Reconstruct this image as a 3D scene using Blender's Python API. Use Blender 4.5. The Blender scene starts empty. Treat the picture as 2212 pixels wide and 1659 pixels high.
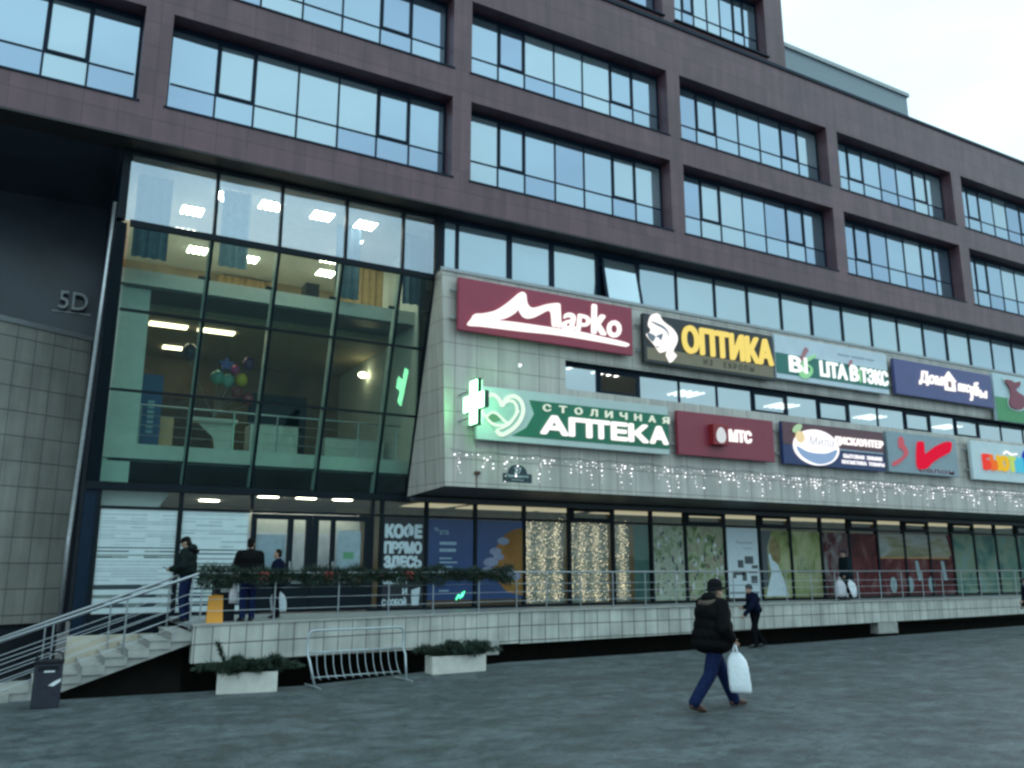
import bpy, bmesh, math, random
from mathutils import Vector, Matrix, Euler
random.seed(11)
R = math.radians
sc = bpy.context.scene
COL = sc.collection

# ---------------------------------------------------------------- camera
EYE = 1.6
PITCH, HEAD = R(12.182), R(29.408)          # tilt above the horizon, heading right of the facade normal
cam_d = bpy.data.cameras.new('camera')
cam_d.sensor_width = 36.0
cam_d.lens = 36.0 * 3400 / 4096
cam_d.clip_start, cam_d.clip_end = 0.1, 2000
cam = bpy.data.objects.new('camera', cam_d)
COL.objects.link(cam)
cam.location = (0, 0, EYE)
cam.rotation_euler = (R(90) + PITCH, 0, -HEAD)
sc.camera = cam

# ---------------------------------------------------------------- sky, sun, exposure
EXPO = 1.0
VEIL = (7.0, 9.9, 10.9)
SUN_EL, SUN_AZ = R(9), R(75)
w = bpy.data.worlds.new('World'); sc.world = w; w.use_nodes = True
nt = w.node_tree; nt.nodes.clear()
sky = nt.nodes.new('ShaderNodeTexSky'); sky.sky_type = 'NISHITA'; sky.sun_disc = False
sky.sun_elevation = SUN_EL; sky.sun_rotation = SUN_AZ
sky.air_density = 1.0; sky.dust_density = 2.0; sky.ozone_density = 2.0
hs = nt.nodes.new('ShaderNodeHueSaturation'); hs.inputs['Saturation'].default_value = 0.55
mix = nt.nodes.new('ShaderNodeMixRGB'); mix.inputs[0].default_value = 0.93
# overcast veil: brightest overhead, a third of that at the horizon, with slow cloud patches
tcw = nt.nodes.new('ShaderNodeTexCoord'); sep = nt.nodes.new('ShaderNodeSeparateXYZ'); nt.links.new(tcw.outputs['Generated'], sep.inputs[0])
el = nt.nodes.new('ShaderNodeMapRange'); el.inputs[1].default_value = 0; el.inputs[2].default_value = 1; el.inputs[3].default_value = .46; el.inputs[4].default_value = 1.0
nt.links.new(sep.outputs[2], el.inputs[0])
cn = nt.nodes.new('ShaderNodeTexNoise'); cn.inputs['Scale'].default_value = 3.2; cn.inputs['Detail'].default_value = 5; cn.inputs['Distortion'].default_value = .4
cst = nt.nodes.new('ShaderNodeVectorMath'); cst.operation = 'MULTIPLY'; cst.inputs[1].default_value = (1, 1, 2.4); nt.links.new(tcw.outputs['Generated'], cst.inputs[0]); nt.links.new(cst.outputs[0], cn.inputs['Vector'])
cm_ = nt.nodes.new('ShaderNodeMapRange'); cm_.inputs[1].default_value = .35; cm_.inputs[2].default_value = .65; cm_.inputs[3].default_value = .90; cm_.inputs[4].default_value = 1.08; nt.links.new(cn.outputs['Fac'], cm_.inputs[0])
mm = nt.nodes.new('ShaderNodeMath'); mm.operation = 'MULTIPLY'; nt.links.new(el.outputs[0], mm.inputs[0]); nt.links.new(cm_.outputs[0], mm.inputs[1])
vv = nt.nodes.new('ShaderNodeVectorMath'); vv.operation = 'SCALE'; vv.inputs[0].default_value = VEIL; nt.links.new(mm.outputs[0], vv.inputs['Scale'])
bg = nt.nodes.new('ShaderNodeBackground'); bg.inputs[1].default_value = 0.10
out = nt.nodes.new('ShaderNodeOutputWorld')
nt.links.new(sky.outputs[0], hs.inputs['Color']); nt.links.new(hs.outputs[0], mix.inputs[1]); nt.links.new(vv.outputs[0], mix.inputs[2])
nt.links.new(mix.outputs[0], bg.inputs[0]); nt.links.new(bg.outputs[0], out.inputs[0])
sun_d = bpy.data.lights.new('sun', 'SUN'); sun_d.energy = 0.5; sun_d.angle = R(20); sun_d.color = (1, .95, .88)
sun = bpy.data.objects.new('sun', sun_d); COL.objects.link(sun)
sdir = Vector((math.sin(SUN_AZ) * math.cos(SUN_EL), math.cos(SUN_AZ) * math.cos(SUN_EL), math.sin(SUN_EL)))
sun.rotation_euler = sdir.to_track_quat('Z', 'Y').to_euler()
vs = sc.view_settings
vs.view_transform = 'Standard'; vs.look = 'None'; vs.exposure = EXPO; vs.gamma = 1.0; vs.use_curve_mapping = False
sc.cycles.use_denoising = True
sc.cycles.filter_width = 2.7
sc.cycles.max_bounces = 8
sc.cycles.transparent_max_bounces = 12
sc.cycles.sample_clamp_indirect = 6
KE = 2 ** -EXPO                               # lamps are given in displayed brightness

# ---------------------------------------------------------------- surveying: where a sight line meets a real plane
S = 4096 / 2212.0
FPX = 3400 / S
FW = Vector((math.sin(HEAD) * math.cos(PITCH), math.cos(HEAD) * math.cos(PITCH), math.sin(PITCH)))
RT = Vector((math.cos(HEAD), -math.sin(HEAD), 0))
DN = -RT.cross(FW)
C0 = Vector((0, 0, EYE))
def ray(u, v): return RT * (u - 1106) + DN * (v - 829.5) + FW * FPX
def onY(u, v, y): d = ray(u, v); return C0 + d * (y / d.y)
def onX(u, v, x): d = ray(u, v); return C0 + d * (x / d.x)
def onZ(u, v, z): d = ray(u, v); return C0 + d * ((z - EYE) / d.z)
GY, GX = -0.036, 0.008                        # the plaza falls gently towards the building
def gz(x, y): return GY * y + GX * (x - 10)
def onG(u, v):
    d = ray(u, v); t = -(EYE + GX * 10) / (d.z - GY * d.y - GX * d.x); return C0 + d * t

# ---------------------------------------------------------------- helpers
ORG = {}
def tag(o, label=None, cat=None, group=None, kind=None):
    if label: o['label'] = label
    if cat: o['category'] = cat
    if group: o['group'] = group
    if kind: o['kind'] = kind
    return o
def thing(name, label, cat, loc=(0, 0, 0), rz=0, group=None):
    o = bpy.data.objects.new(name, None); COL.objects.link(o)
    o.empty_display_size = .3
    o.location = loc; o.rotation_euler = (0, 0, rz)
    ORG[o.name] = Vector(loc)
    return tag(o, label, cat, group)
class MB:
    """collects shapes; build() links them as one mesh object"""
    def __init__(s): s.v = []; s.f = []; s.m = []
    def add(s, vs, fs, mi=0):
        n = len(s.v); s.v += [Vector(p) for p in vs]
        s.f += [tuple(i + n for i in f) for f in fs]; s.m += [mi] * len(fs); return s
    def quad(s, a, b, c, d, mi=0): return s.add([a, b, c, d], [(0, 1, 2, 3)], mi)
    def poly(s, pts, mi=0): return s.add(pts, [tuple(range(len(pts)))], mi)
    def box(s, x0, x1, y0, y1, z0, z1, mi=0):
        return s.add([(x0, y0, z0), (x1, y0, z0), (x1, y1, z0), (x0, y1, z0), (x0, y0, z1), (x1, y0, z1), (x1, y1, z1), (x0, y1, z1)],
                     [(0, 3, 2, 1), (4, 5, 6, 7), (0, 1, 5, 4), (1, 2, 6, 5), (2, 3, 7, 6), (3, 0, 4, 7)], mi)
    def obox(s, c, ax, ay, az, mi=0):
        c, ax, ay, az = map(Vector, (c, ax, ay, az))
        p = [c + ax * i + ay * j + az * k for k in (-1, 1) for (i, j) in ((-1, -1), (1, -1), (1, 1), (-1, 1))]
        return s.add(p, [(0, 3, 2, 1), (4, 5, 6, 7), (0, 1, 5, 4), (1, 2, 6, 5), (2, 3, 7, 6), (3, 0, 4, 7)], mi)
    def bar(s, p, q, wx, wy, mi=0, up=(0, 0, 1)):
        p, q = Vector(p), Vector(q); d = (q - p); z = d.normalized(); u = Vector(up)
        x = u.cross(z)
        if x.length < 1e-4: x = Vector((1, 0, 0))
        x.normalize(); y = z.cross(x)
        return s.obox((p + q) / 2, x * wx / 2, y * wy / 2, d / 2, mi)
    def tube(s, pts, r, n=8, mi=0, closed=False, taper=None):
        pts = [Vector(p) for p in pts]; rings = []; base = len(s.v); ref = None
        for i, p in enumerate(pts):
            a = pts[i - 1] if i else p; b = pts[i + 1] if i < len(pts) - 1 else p
            t = (b - a).normalized()
            if ref is None:
                ref = Vector((0, 0, 1)) if abs(t.z) < .9 else Vector((1, 0, 0))
            x = ref.cross(t); x.normalize(); y = t.cross(x); ref = y
            rr = r if taper is None else r * taper[i]
            for k in range(n):
                an = 2 * math.pi * k / n
                s.v.append(p + x * (rr * math.cos(an)) + y * (rr * math.sin(an)))
        fs = []
        for i in range(len(pts) - 1):
            for k in range(n):
                a = base + i * n + k; b = base + i * n + (k + 1) % n
                fs.append((a, b, b + n, a + n))
        fs.append(tuple(base + k for k in range(n))[::-1])
        fs.append(tuple(base + (len(pts) - 1) * n + k for k in range(n)))
        s.f += fs; s.m += [mi] * len(fs); return s
    def ell(s, c, r, mi=0, nu=14, nv=9, rot=None):
        c = Vector(c); r = (r, r, r) if isinstance(r, (int, float)) else r
        M = rot.to_matrix() if rot else Matrix.Identity(3)
        vs = [c + M @ Vector((0, 0, -r[2]))]
        for j in range(1, nv):
            a = -math.pi / 2 + math.pi * j / nv
            for k in range(nu):
                b = 2 * math.pi * k / nu
                vs.append(c + M @ Vector((r[0] * math.cos(a) * math.cos(b), r[1] * math.cos(a) * math.sin(b), r[2] * math.sin(a))))
        vs.append(c + M @ Vector((0, 0, r[2])))
        fs = [(0, 1 + (k + 1) % nu, 1 + k) for k in range(nu)]
        for j in range(nv - 2):
            for k in range(nu):
                a = 1 + j * nu + k; b = 1 + j * nu + (k + 1) % nu
                fs.append((a, b, b + nu, a + nu))
        l = len(vs) - 1; o = 1 + (nv - 2) * nu
        fs += [(l, o + k, o + (k + 1) % nu) for k in range(nu)]
        return s.add(vs, fs, mi)
    def prism(s, pts, off, mi=0):
        """extrude a planar outline by the vector off"""
        n = len(pts); pts = [Vector(p) for p in pts]; off = Vector(off)
        return s.add(pts + [p + off for p in pts],
                     [tuple(range(n))[::-1], tuple(range(n, 2 * n))] + [(i, (i + 1) % n, n + (i + 1) % n, n + i) for i in range(n)], mi)
    def ribbon(s, pts, wd, off, mi=0):
        """a band of width wd along a path lying in an XZ plane, extruded by off"""
        pts = [Vector(p) for p in pts]; L = []; Q = []
        for i, p in enumerate(pts):
            a = pts[max(i - 1, 0)]; b = pts[min(i + 1, len(pts) - 1)]
            t = (b - a).normalized(); nrm = Vector((-t.z, 0, t.x))
            ww = wd[i] if isinstance(wd, (list, tuple)) else wd
            L.append(p + nrm * ww / 2); Q.append(p - nrm * ww / 2)
        off = Vector(off)
        for i in range(len(pts) - 1):
            a, b, c, d = L[i], L[i + 1], Q[i + 1], Q[i]
            s.prism([a, b, c, d], off, mi)
        return s
    def build(s, name, mats, parent=None, origin=None, smooth=False, bevel=0, local=False):
        if not isinstance(mats, (list, tuple)): mats = [mats]
        if local: org = Vector((0, 0, 0))
        elif parent is not None: org = ORG[parent.name]
        elif origin is not None: org = Vector(origin)
        else:
            xs = [p.x for p in s.v]; ys = [p.y for p in s.v]; zs = [p.z for p in s.v]
            org = Vector(((min(xs) + max(xs)) / 2, (min(ys) + max(ys)) / 2, min(zs)))
        me = bpy.data.meshes.new(name)
        me.from_pydata([tuple(p - org) for p in s.v], [], s.f)
        for m in mats: me.materials.append(m)
        for p, mi in zip(me.polygons, s.m): p.material_index = mi; p.use_smooth = smooth
        me.update()
        o = bpy.data.objects.new(name, me); COL.objects.link(o)
        if parent is not None:
            o.parent = parent; ORG[o.name] = org
        else:
            o.location = org; ORG[o.name] = org
        if bevel:
            b = o.modifiers.new('bevel', 'BEVEL'); b.width = bevel; b.segments = 2; b.limit_method = 'ANGLE'
        return o
def evaluated(o):
    bpy.context.view_layer.update()
    dg = bpy.context.evaluated_depsgraph_get()
    return bpy.data.meshes.new_from_object(o.evaluated_get(dg))
def curve(pts, n=6, closed=False):
    """Catmull-Rom through the points"""
    P = [Vector(p) for p in pts]; out = []; N = len(P)
    for i in range(N if closed else N - 1):
        g = (lambda k: P[k % N]) if closed else (lambda k: P[min(max(k, 0), N - 1)])
        a, b, c, d = g(i - 1), g(i), g(i + 1), g(i + 2)
        for k in range(n):
            t = k / n
            out.append(.5 * ((2 * b) + (c - a) * t + (2 * a - 5 * b + 4 * c - d) * t * t + (3 * b - a - 3 * c + d) * t ** 3))
    if not closed: out.append(P[-1])
    return out
def text(s, x0, x1, z0, z1, y, mat, parent, name='lettering', bold=0.02, depth=0.03, shear=0, spacing=1.0, face=-1):
    """letters standing on the plane Y=y, facing the plaza, fitted into the box x0..x1, z0..z1"""
    cu = bpy.data.curves.new('letters', 'FONT'); cu.body = s; cu.offset = 0; cu.shear = shear
    cu.space_character = spacing; cu.resolution_u = 3; cu.size = 1.0; cu.extrude = .5
    t = bpy.data.objects.new('letters', cu); COL.objects.link(t)
    me = evaluated(t); bpy.data.objects.remove(t)
    xs = [v.co.x for v in me.vertices]; ys = [v.co.y for v in me.vertices]
    ax, bx, ay, by = min(xs), max(xs), min(ys), max(ys)
    org = ORG[parent.name]; fat = bold * (z1 - z0) / .73      # stroke weight: the letter swept round a small circle
    steps = [(0, 0)] if fat <= 0 else [(fat * math.cos(k * math.pi / 5), fat * math.sin(k * math.pi / 5)) for k in range(10)] + [(0, 0)]
    V = []; F = []; base = [v.co.copy() for v in me.vertices]; polys = [tuple(p.vertices) for p in me.polygons]
    for k, (dx_, dz_) in enumerate(steps):
        n_ = len(V)
        for c in base:
            V.append(Vector((x0 + fat + (c.x - ax) / (bx - ax) * (x1 - x0 - 2 * fat) + dx_, y - (c.z + .5) * depth - k * .0003 * (c.z > 0), z0 + fat + (c.y - ay) / (by - ay) * (z1 - z0 - 2 * fat) + dz_)) - org)
        F += [tuple(i + n_ for i in f) for f in polys]
    me = bpy.data.meshes.new(name); me.from_pydata([tuple(v) for v in V], [], F)
    me.materials.clear(); me.materials.append(mat)
    for p in me.polygons: p.use_smooth = False; p.material_index = 0
    o = bpy.data.objects.new(name, me); COL.objects.link(o); o.parent = parent; ORG[o.name] = org
    return o
def copy_tree(o, parent=None):
    c = o.copy(); COL.objects.link(c)
    if parent is not None: c.parent = parent
    ORG[c.name] = ORG.get(o.name, Vector())
    for ch in list(o.children): copy_tree(ch, c)
    return c

# ---------------------------------------------------------------- materials
def _mat(name):
    m = bpy.data.materials.new(name); m.use_nodes = True
    nt = m.node_tree; nt.nodes.clear()
    return m, nt, nt.nodes.new, nt.links.new
def mat(name, col, rough=.6, metal=0., var=.12, scale=6., bump=.0, spec=.5, bscale=None, alpha=1.):
    """plain surface with a little procedural wear"""
    m, nt, N, Lk = _mat(name)
    o = N('ShaderNodeOutputMaterial'); p = N('ShaderNodeBsdfPrincipled'); Lk(p.outputs[0], o.inputs[0])
    p.inputs['Roughness'].default_value = rough; p.inputs['Metallic'].default_value = metal
    p.inputs['Specular IOR Level'].default_value = spec
    tc = N('ShaderNodeTexCoord'); n = N('ShaderNodeTexNoise'); n.inputs['Scale'].default_value = scale; n.inputs['Detail'].default_value = 6
    Lk(tc.outputs['Object'], n.inputs['Vector'])
    r = N('ShaderNodeValToRGB'); r.color_ramp.elements[0].position = .3; r.color_ramp.elements[1].position = .7
    c0 = [max(0, c * (1 - var)) for c in col]; c1 = [min(1, c * (1 + var)) for c in col]
    r.color_ramp.elements[0].color = (*c0, 1); r.color_ramp.elements[1].color = (*c1, 1)
    Lk(n.outputs['Fac'], r.inputs[0]); Lk(r.outputs[0], p.inputs['Base Color'])
    if bump:
        b = N('ShaderNodeBump'); b.inputs['Strength'].default_value = bump; b.inputs['Distance'].default_value = .02
        n2 = N('ShaderNodeTexNoise'); n2.inputs['Scale'].default_value = bscale or scale * 4; n2.inputs['Detail'].default_value = 4
        Lk(tc.outputs['Object'], n2.inputs['Vector']); Lk(n2.outputs['Fac'], b.inputs['Height']); Lk(b.outputs[0], p.inputs['Normal'])
    return m
def tiles(name, col, grout, tw, th, gap, rough=.45, ox=0., oz=0., var=.1, offset=0., horiz=False, stain=.15):
    """cladding panels with open joints, mapped on the wall in metres"""
    m, nt, N, Lk = _mat(name)
    o = N('ShaderNodeOutputMaterial'); p = N('ShaderNodeBsdfPrincipled'); Lk(p.outputs[0], o.inputs[0])
    g = N('ShaderNodeNewGeometry'); sx = N('ShaderNodeSeparateXYZ'); Lk(g.outputs['Position'], sx.inputs[0])
    ad = N('ShaderNodeMath'); ad.operation = 'ADD'; Lk(sx.outputs[0], ad.inputs[0])
    cx = N('ShaderNodeCombineXYZ')
    if horiz: ad.inputs[1].default_value = 0; Lk(sx.outputs[1], cx.inputs[1])
    else: Lk(sx.outputs[1], ad.inputs[1]); Lk(sx.outputs[2], cx.inputs[1])
    Lk(ad.outputs[0], cx.inputs[0])
    mp = N('ShaderNodeVectorMath'); mp.operation = 'ADD'; mp.inputs[1].default_value = (ox, oz, 0); Lk(cx.outputs[0], mp.inputs[0])
    b = N('ShaderNodeTexBrick'); b.offset = offset; b.squash = 1; b.inputs['Scale'].default_value = 1
    b.inputs['Brick Width'].default_value = tw; b.inputs['Row Height'].default_value = th
    b.inputs['Mortar Size'].default_value = gap; b.inputs['Mortar Smooth'].default_value = .1; b.inputs['Bias'].default_value = 0
    Lk(mp.outputs[0], b.inputs['Vector'])
    b.inputs['Color1'].default_value = (*[c * (1 - var) for c in col], 1); b.inputs['Color2'].default_value = (*[c * (1 + var) for c in col], 1)
    b.inputs['Mortar'].default_value = (*grout, 1)
    n = N('ShaderNodeTexNoise'); n.inputs['Scale'].default_value = 1.3; n.inputs['Detail'].default_value = 8; Lk(g.outputs['Position'], n.inputs['Vector'])
    mr = N('ShaderNodeMapRange'); mr.inputs[1].default_value = .35; mr.inputs[2].default_value = .7; mr.inputs[3].default_value = 1 - stain; mr.inputs[4].default_value = 1 + stain * .5
    Lk(n.outputs['Fac'], mr.inputs[0])
    n3 = N('ShaderNodeTexNoise'); n3.inputs['Scale'].default_value = 60; n3.inputs['Detail'].default_value = 3; Lk(g.outputs['Position'], n3.inputs['Vector'])
    mr3 = N('ShaderNodeMapRange'); mr3.inputs[3].default_value = .86; mr3.inputs[4].default_value = 1.14; Lk(n3.outputs['Fac'], mr3.inputs[0])
    mu0 = N('ShaderNodeMath'); mu0.operation = 'MULTIPLY'; Lk(mr.outputs[0], mu0.inputs[0]); Lk(mr3.outputs[0], mu0.inputs[1])
    sv = N('ShaderNodeVectorMath'); sv.operation = 'MULTIPLY'; sv.inputs[1].default_value = (1, 1, .09); Lk(g.outputs['Position'], sv.inputs[0])
    n4 = N('ShaderNodeTexNoise'); n4.inputs['Scale'].default_value = 3.4; n4.inputs['Detail'].default_value = 7; Lk(sv.outputs[0], n4.inputs['Vector'])     # rain streaks
    mr4 = N('ShaderNodeMapRange'); mr4.inputs[1].default_value = .38; mr4.inputs[2].default_value = .6; mr4.inputs[3].default_value = .84; mr4.inputs[4].default_value = 1.05; Lk(n4.outputs['Fac'], mr4.inputs[0])
    mu = N('ShaderNodeMath'); mu.operation = 'MULTIPLY'; Lk(mu0.outputs[0], mu.inputs[0]); Lk(mr4.outputs[0], mu.inputs[1])
    vm = N('ShaderNodeVectorMath'); vm.operation = 'SCALE'; Lk(b.outputs['Color'], vm.inputs[0]); Lk(mu.outputs[0], vm.inputs['Scale'])
    Lk(vm.outputs[0], p.inputs['Base Color']); p.inputs['Roughness'].default_value = rough
    bp = N('ShaderNodeBump'); bp.inputs['Strength'].default_value = .5; bp.inputs['Distance'].default_value = .01; bp.invert = True
    Lk(b.outputs['Fac'], bp.inputs['Height']); Lk(bp.outputs[0], p.inputs['Normal'])
    return m
def glow(name, col, strength):
    m, nt, N, Lk = _mat(name)
    o = N('ShaderNodeOutputMaterial'); e = N('ShaderNodeEmission'); Lk(e.outputs[0], o.inputs[0])
    e.inputs[0].default_value = (*col, 1); e.inputs[1].default_value = strength * KE
    return m
def glass(name, refl, tint, behind=None, rcol=(.8, .9, 1.), wob=.035, fres=.25):
    """coated glazing: part mirror, part see-through (or, with behind, backed by a dim room or blind)"""
    m, nt, N, Lk = _mat(name)
    o = N('ShaderNodeOutputMaterial'); mx = N('ShaderNodeMixShader'); gl = N('ShaderNodeBsdfGlossy')
    gl.inputs['Roughness'].default_value = .015; gl.inputs['Color'].default_value = (*rcol, 1)
    if behind is None:
        tr = N('ShaderNodeBsdfTransparent'); tr.inputs[0].default_value = (*tint, 1)
    else:
        tr = N('ShaderNodeBsdfDiffuse'); tr.inputs[0].default_value = (*behind, 1)
    fr = N('ShaderNodeLayerWeight'); fr.inputs['Blend'].default_value = .25
    ma = N('ShaderNodeMath'); ma.operation = 'MULTIPLY_ADD'; ma.inputs[1].default_value = fres; ma.inputs[2].default_value = refl; ma.use_clamp = True
    Lk(fr.outputs['Fresnel'], ma.inputs[0]); Lk(ma.outputs[0], mx.inputs[0])
    Lk(tr.outputs[0], mx.inputs[1]); Lk(gl.outputs[0], mx.inputs[2]); Lk(mx.outputs[0], o.inputs[0])
    g = N('ShaderNodeNewGeometry'); n = N('ShaderNodeTexNoise'); n.inputs['Scale'].default_value = .7; n.inputs['Detail'].default_value = 1
    Lk(g.outputs['Position'], n.inputs['Vector'])
    b = N('ShaderNodeBump'); b.inputs['Strength'].default_value = wob; b.inputs['Distance'].default_value = .3
    Lk(n.outputs['Fac'], b.inputs['Height']); Lk(b.outputs[0], gl.inputs['Normal'])
    return m
def blotch(name, cols, scale=5., rough=.5, stretch=(1, 1, 1), detail=5., dist=.6, trans=.5):
    """printed picture: soft patches of several inks"""
    m, nt, N, Lk = _mat(name)
    o = N('ShaderNodeOutputMaterial'); p = N('ShaderNodeBsdfPrincipled'); Lk(p.outputs[0], o.inputs[0]); p.inputs['Roughness'].default_value = rough
    g = N('ShaderNodeNewGeometry'); mp = N('ShaderNodeVectorMath'); mp.operation = 'MULTIPLY'; mp.inputs[1].default_value = stretch
    Lk(g.outputs['Position'], mp.inputs[0])
    n = N('ShaderNodeTexNoise'); n.inputs['Scale'].default_value = scale; n.inputs['Detail'].default_value = detail; n.inputs['Distortion'].default_value = dist
    Lk(mp.outputs[0], n.inputs['Vector'])
    r = N('ShaderNodeValToRGB'); e = r.color_ramp.elements
    while len(e) < len(cols): e.new(.5)
    for i, c in enumerate(cols):
        e[i].position = .28 + .44 * i / (len(cols) - 1); e[i].color = (*c, 1)
    Lk(n.outputs['Fac'], r.inputs[0]); Lk(r.outputs[0], p.inputs['Base Color'])
    if trans:                                                        # thin film, lit through from the shop
        tl_ = N('ShaderNodeBsdfTranslucent'); mx = N('ShaderNodeMixShader'); mx.inputs[0].default_value = trans
        Lk(r.outputs[0], tl_.inputs[0]); Lk(p.outputs[0], mx.inputs[1]); Lk(tl_.outputs[0], mx.inputs[2]); Lk(mx.outputs[0], o.inputs[0])
    return m
def paving():
    """wet, trodden concrete setts with worn and damp patches"""
    m, nt, N, Lk = _mat('wet_paving')
    o = N('ShaderNodeOutputMaterial'); p = N('ShaderNodeBsdfPrincipled'); Lk(p.outputs[0], o.inputs[0])
    g = N('ShaderNodeNewGeometry')
    def noise(sc_, det, st=(1, 1, 1), dis=0):
        mp = N('ShaderNodeVectorMath'); mp.operation = 'MULTIPLY'; mp.inputs[1].default_value = st; Lk(g.outputs['Position'], mp.inputs[0])
        n = N('ShaderNodeTexNoise'); n.inputs['Scale'].default_value = sc_; n.inputs['Detail'].default_value = det; n.inputs['Distortion'].default_value = dis
        n.inputs['Roughness'].default_value = .65
        Lk(mp.outputs[0], n.inputs['Vector']); return n.outputs['Fac']
    rot = N('ShaderNodeVectorRotate'); rot.rotation_type = 'Z_AXIS'; rot.inputs['Angle'].default_value = R(-24); Lk(g.outputs['Position'], rot.inputs['Vector'])
    b = N('ShaderNodeTexBrick'); b.offset = .5; b.inputs['Scale'].default_value = 1; b.inputs['Brick Width'].default_value = .24; b.inputs['Row Height'].default_value = .12
    b.inputs['Mortar Size'].default_value = .008; Lk(rot.outputs[0], b.inputs['Vector'])
    b.inputs['Color1'].default_value = (.072, .090, .097, 1); b.inputs['Color2'].default_value = (.082, .102, .108, 1); b.inputs['Mortar'].default_value = (.066, .083, .09, 1)
    big = noise(1.25, 9, (1, 1, 1), .35); mid = noise(3.6, 8, (1, 1, 1), .2); fine = noise(26, 6)
    def mr(x, a, bb, c, d):
        q = N('ShaderNodeMapRange'); q.inputs[1].default_value = a; q.inputs[2].default_value = bb; q.inputs[3].default_value = c; q.inputs[4].default_value = d; Lk(x, q.inputs[0]); return q.outputs[0]
    def mul(a, c):
        q = N('ShaderNodeMath'); q.operation = 'MULTIPLY'; Lk(a, q.inputs[0]); Lk(c, q.inputs[1]); return q.outputs[0]
    f = mul(mul(mr(big, .44, .58, .70, 1.10), mr(mid, .40, .62, .74, 1.16)), mr(fine, .32, .68, .62, 1.38))
    v = N('ShaderNodeVectorMath'); v.operation = 'SCALE'; Lk(b.outputs['Color'], v.inputs[0]); Lk(f, v.inputs['Scale']); Lk(v.outputs[0], p.inputs['Base Color'])
    Lk(mr(mid, .35, .6, .42, .8), p.inputs['Roughness']); p.inputs['Specular IOR Level'].default_value = .35
    bp = N('ShaderNodeBump'); bp.inputs['Strength'].default_value = .35; bp.inputs['Distance'].default_value = .01; Lk(fine, bp.inputs['Height']); Lk(bp.outputs[0], p.inputs['Normal'])
    return m

M = dict(
    brown=tiles('plum_granite', (.140, .068, .084), (.07, .036, .045), .72, .62, .007, .4, ox=.3, oz=.02, var=.1),
    grey=tiles('grey_porcelain', (.53, .485, .44), (.29, .24, .22), .655, .62, .012, .35, ox=.1, oz=-.33 + .3, var=.035, stain=.08),
    annex=tiles('grey_green_tile', (.40, .385, .345), (.16, .16, .145), .62, .6, .014, .5, ox=.2, oz=.1, var=.06),
    plinth=tiles('pale_plinth_tile', (.52, .52, .48), (.16, .15, .13), .42, .37, .014, .5, ox=.05, oz=.26, var=.08, stain=.25),
    dark=mat('dark_cladding', (.02, .026, .034), .45, var=.3, scale=1.5),
    soffit=mat('brown_black_soffit', (.03, .024, .026), .5, var=.2),
    gsoffit=mat('dim_soffit_panel', (.07, .075, .08), .4, var=.1, scale=2),
    frame=mat('blue_black_frame', (.006, .017, .036), .45, var=.15, spec=.15),
    frame2=mat('black_frame', (.004, .009, .015), .45, var=.15, spec=.15),
    fin=mat('pale_steel_fin', (.42, .47, .46), .4, var=.08),
    alu=mat('brushed_aluminium', (.5, .52, .54), .35, .8, var=.12, scale=9),
    steel=mat('stainless_steel', (.42, .45, .48), .3, .9, var=.06),
    pole=mat('galvanised_tube', (.4, .45, .48), .4, .6, var=.1),
    metalgrey=mat('grey_sheet_metal', (.34, .36, .37), .4, .2, var=.1),
    pane=glass('coated_pane', .44, None, behind=(.09, .125, .15), rcol=(.66, .83, 1.0)),
    pane2=glass('coated_pane_dim', .41, None, behind=(.07, .10, .13), rcol=(.60, .76, .98)),
    blind=glass('pane_before_blind', .41, None, behind=(.20, .25, .28), rcol=(.74, .89, 1.0)),
    strip=glass('strip_pane', .44, None, behind=(.20, .25, .26), rcol=(.78, .92, 1.0)),
    top=glass('bay_top_pane', .36, (.72, .80, .86), rcol=(.76, .88, 1.0)),
    bay=glass('bay_green_pane', .09, (.62, .83, .75), rcol=(.7, .9, .9), fres=.4),
    slot=glass('slot_pane', .52, (.6, .68, .68), rcol=(.85, .95, 1.0)),
    shop=glass('shop_pane', .03, (.8, .88, .86), rcol=(.9, 1, 1), fres=.32),
    white=mat('white_plaster', (.62, .66, .64), .7, var=.05),
    slab=mat('pale_slab_edge', (.62, .63, .6), .6, var=.06),
    tan=mat('tan_wall', (.36, .27, .16), .7, var=.2, scale=1.2),
    beige=mat('beige_wall', (.5, .42, .28), .7, var=.15, scale=2),
    floor=mat('inside_floor', (.25, .24, .22), .3, var=.1),
    lamp=glow('fluorescent_tube', (1, .88, .68), 26),
    lamps=glow('slot_room_tube', (1, .97, .9), 4),
    lampb=glow('wall_lamp_bulb', (1, .8, .5), 16),
    ceilglow=glow('added_ceiling_glow', (1, .84, .55), .5),
    concrete=mat('pale_concrete', (.35, .345, .325), .75, var=.18, scale=4, bump=.15),
    terrace=mat('terrace_floor', (.30, .31, .31), .5, var=.15, scale=3),
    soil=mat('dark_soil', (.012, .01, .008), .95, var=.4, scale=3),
    black=mat('black_plastic', (.010, .012, .017), .5, var=.2, spec=.2),
    orange=mat('orange_plastic', (.75, .30, .012), .4, var=.08),
)

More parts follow.
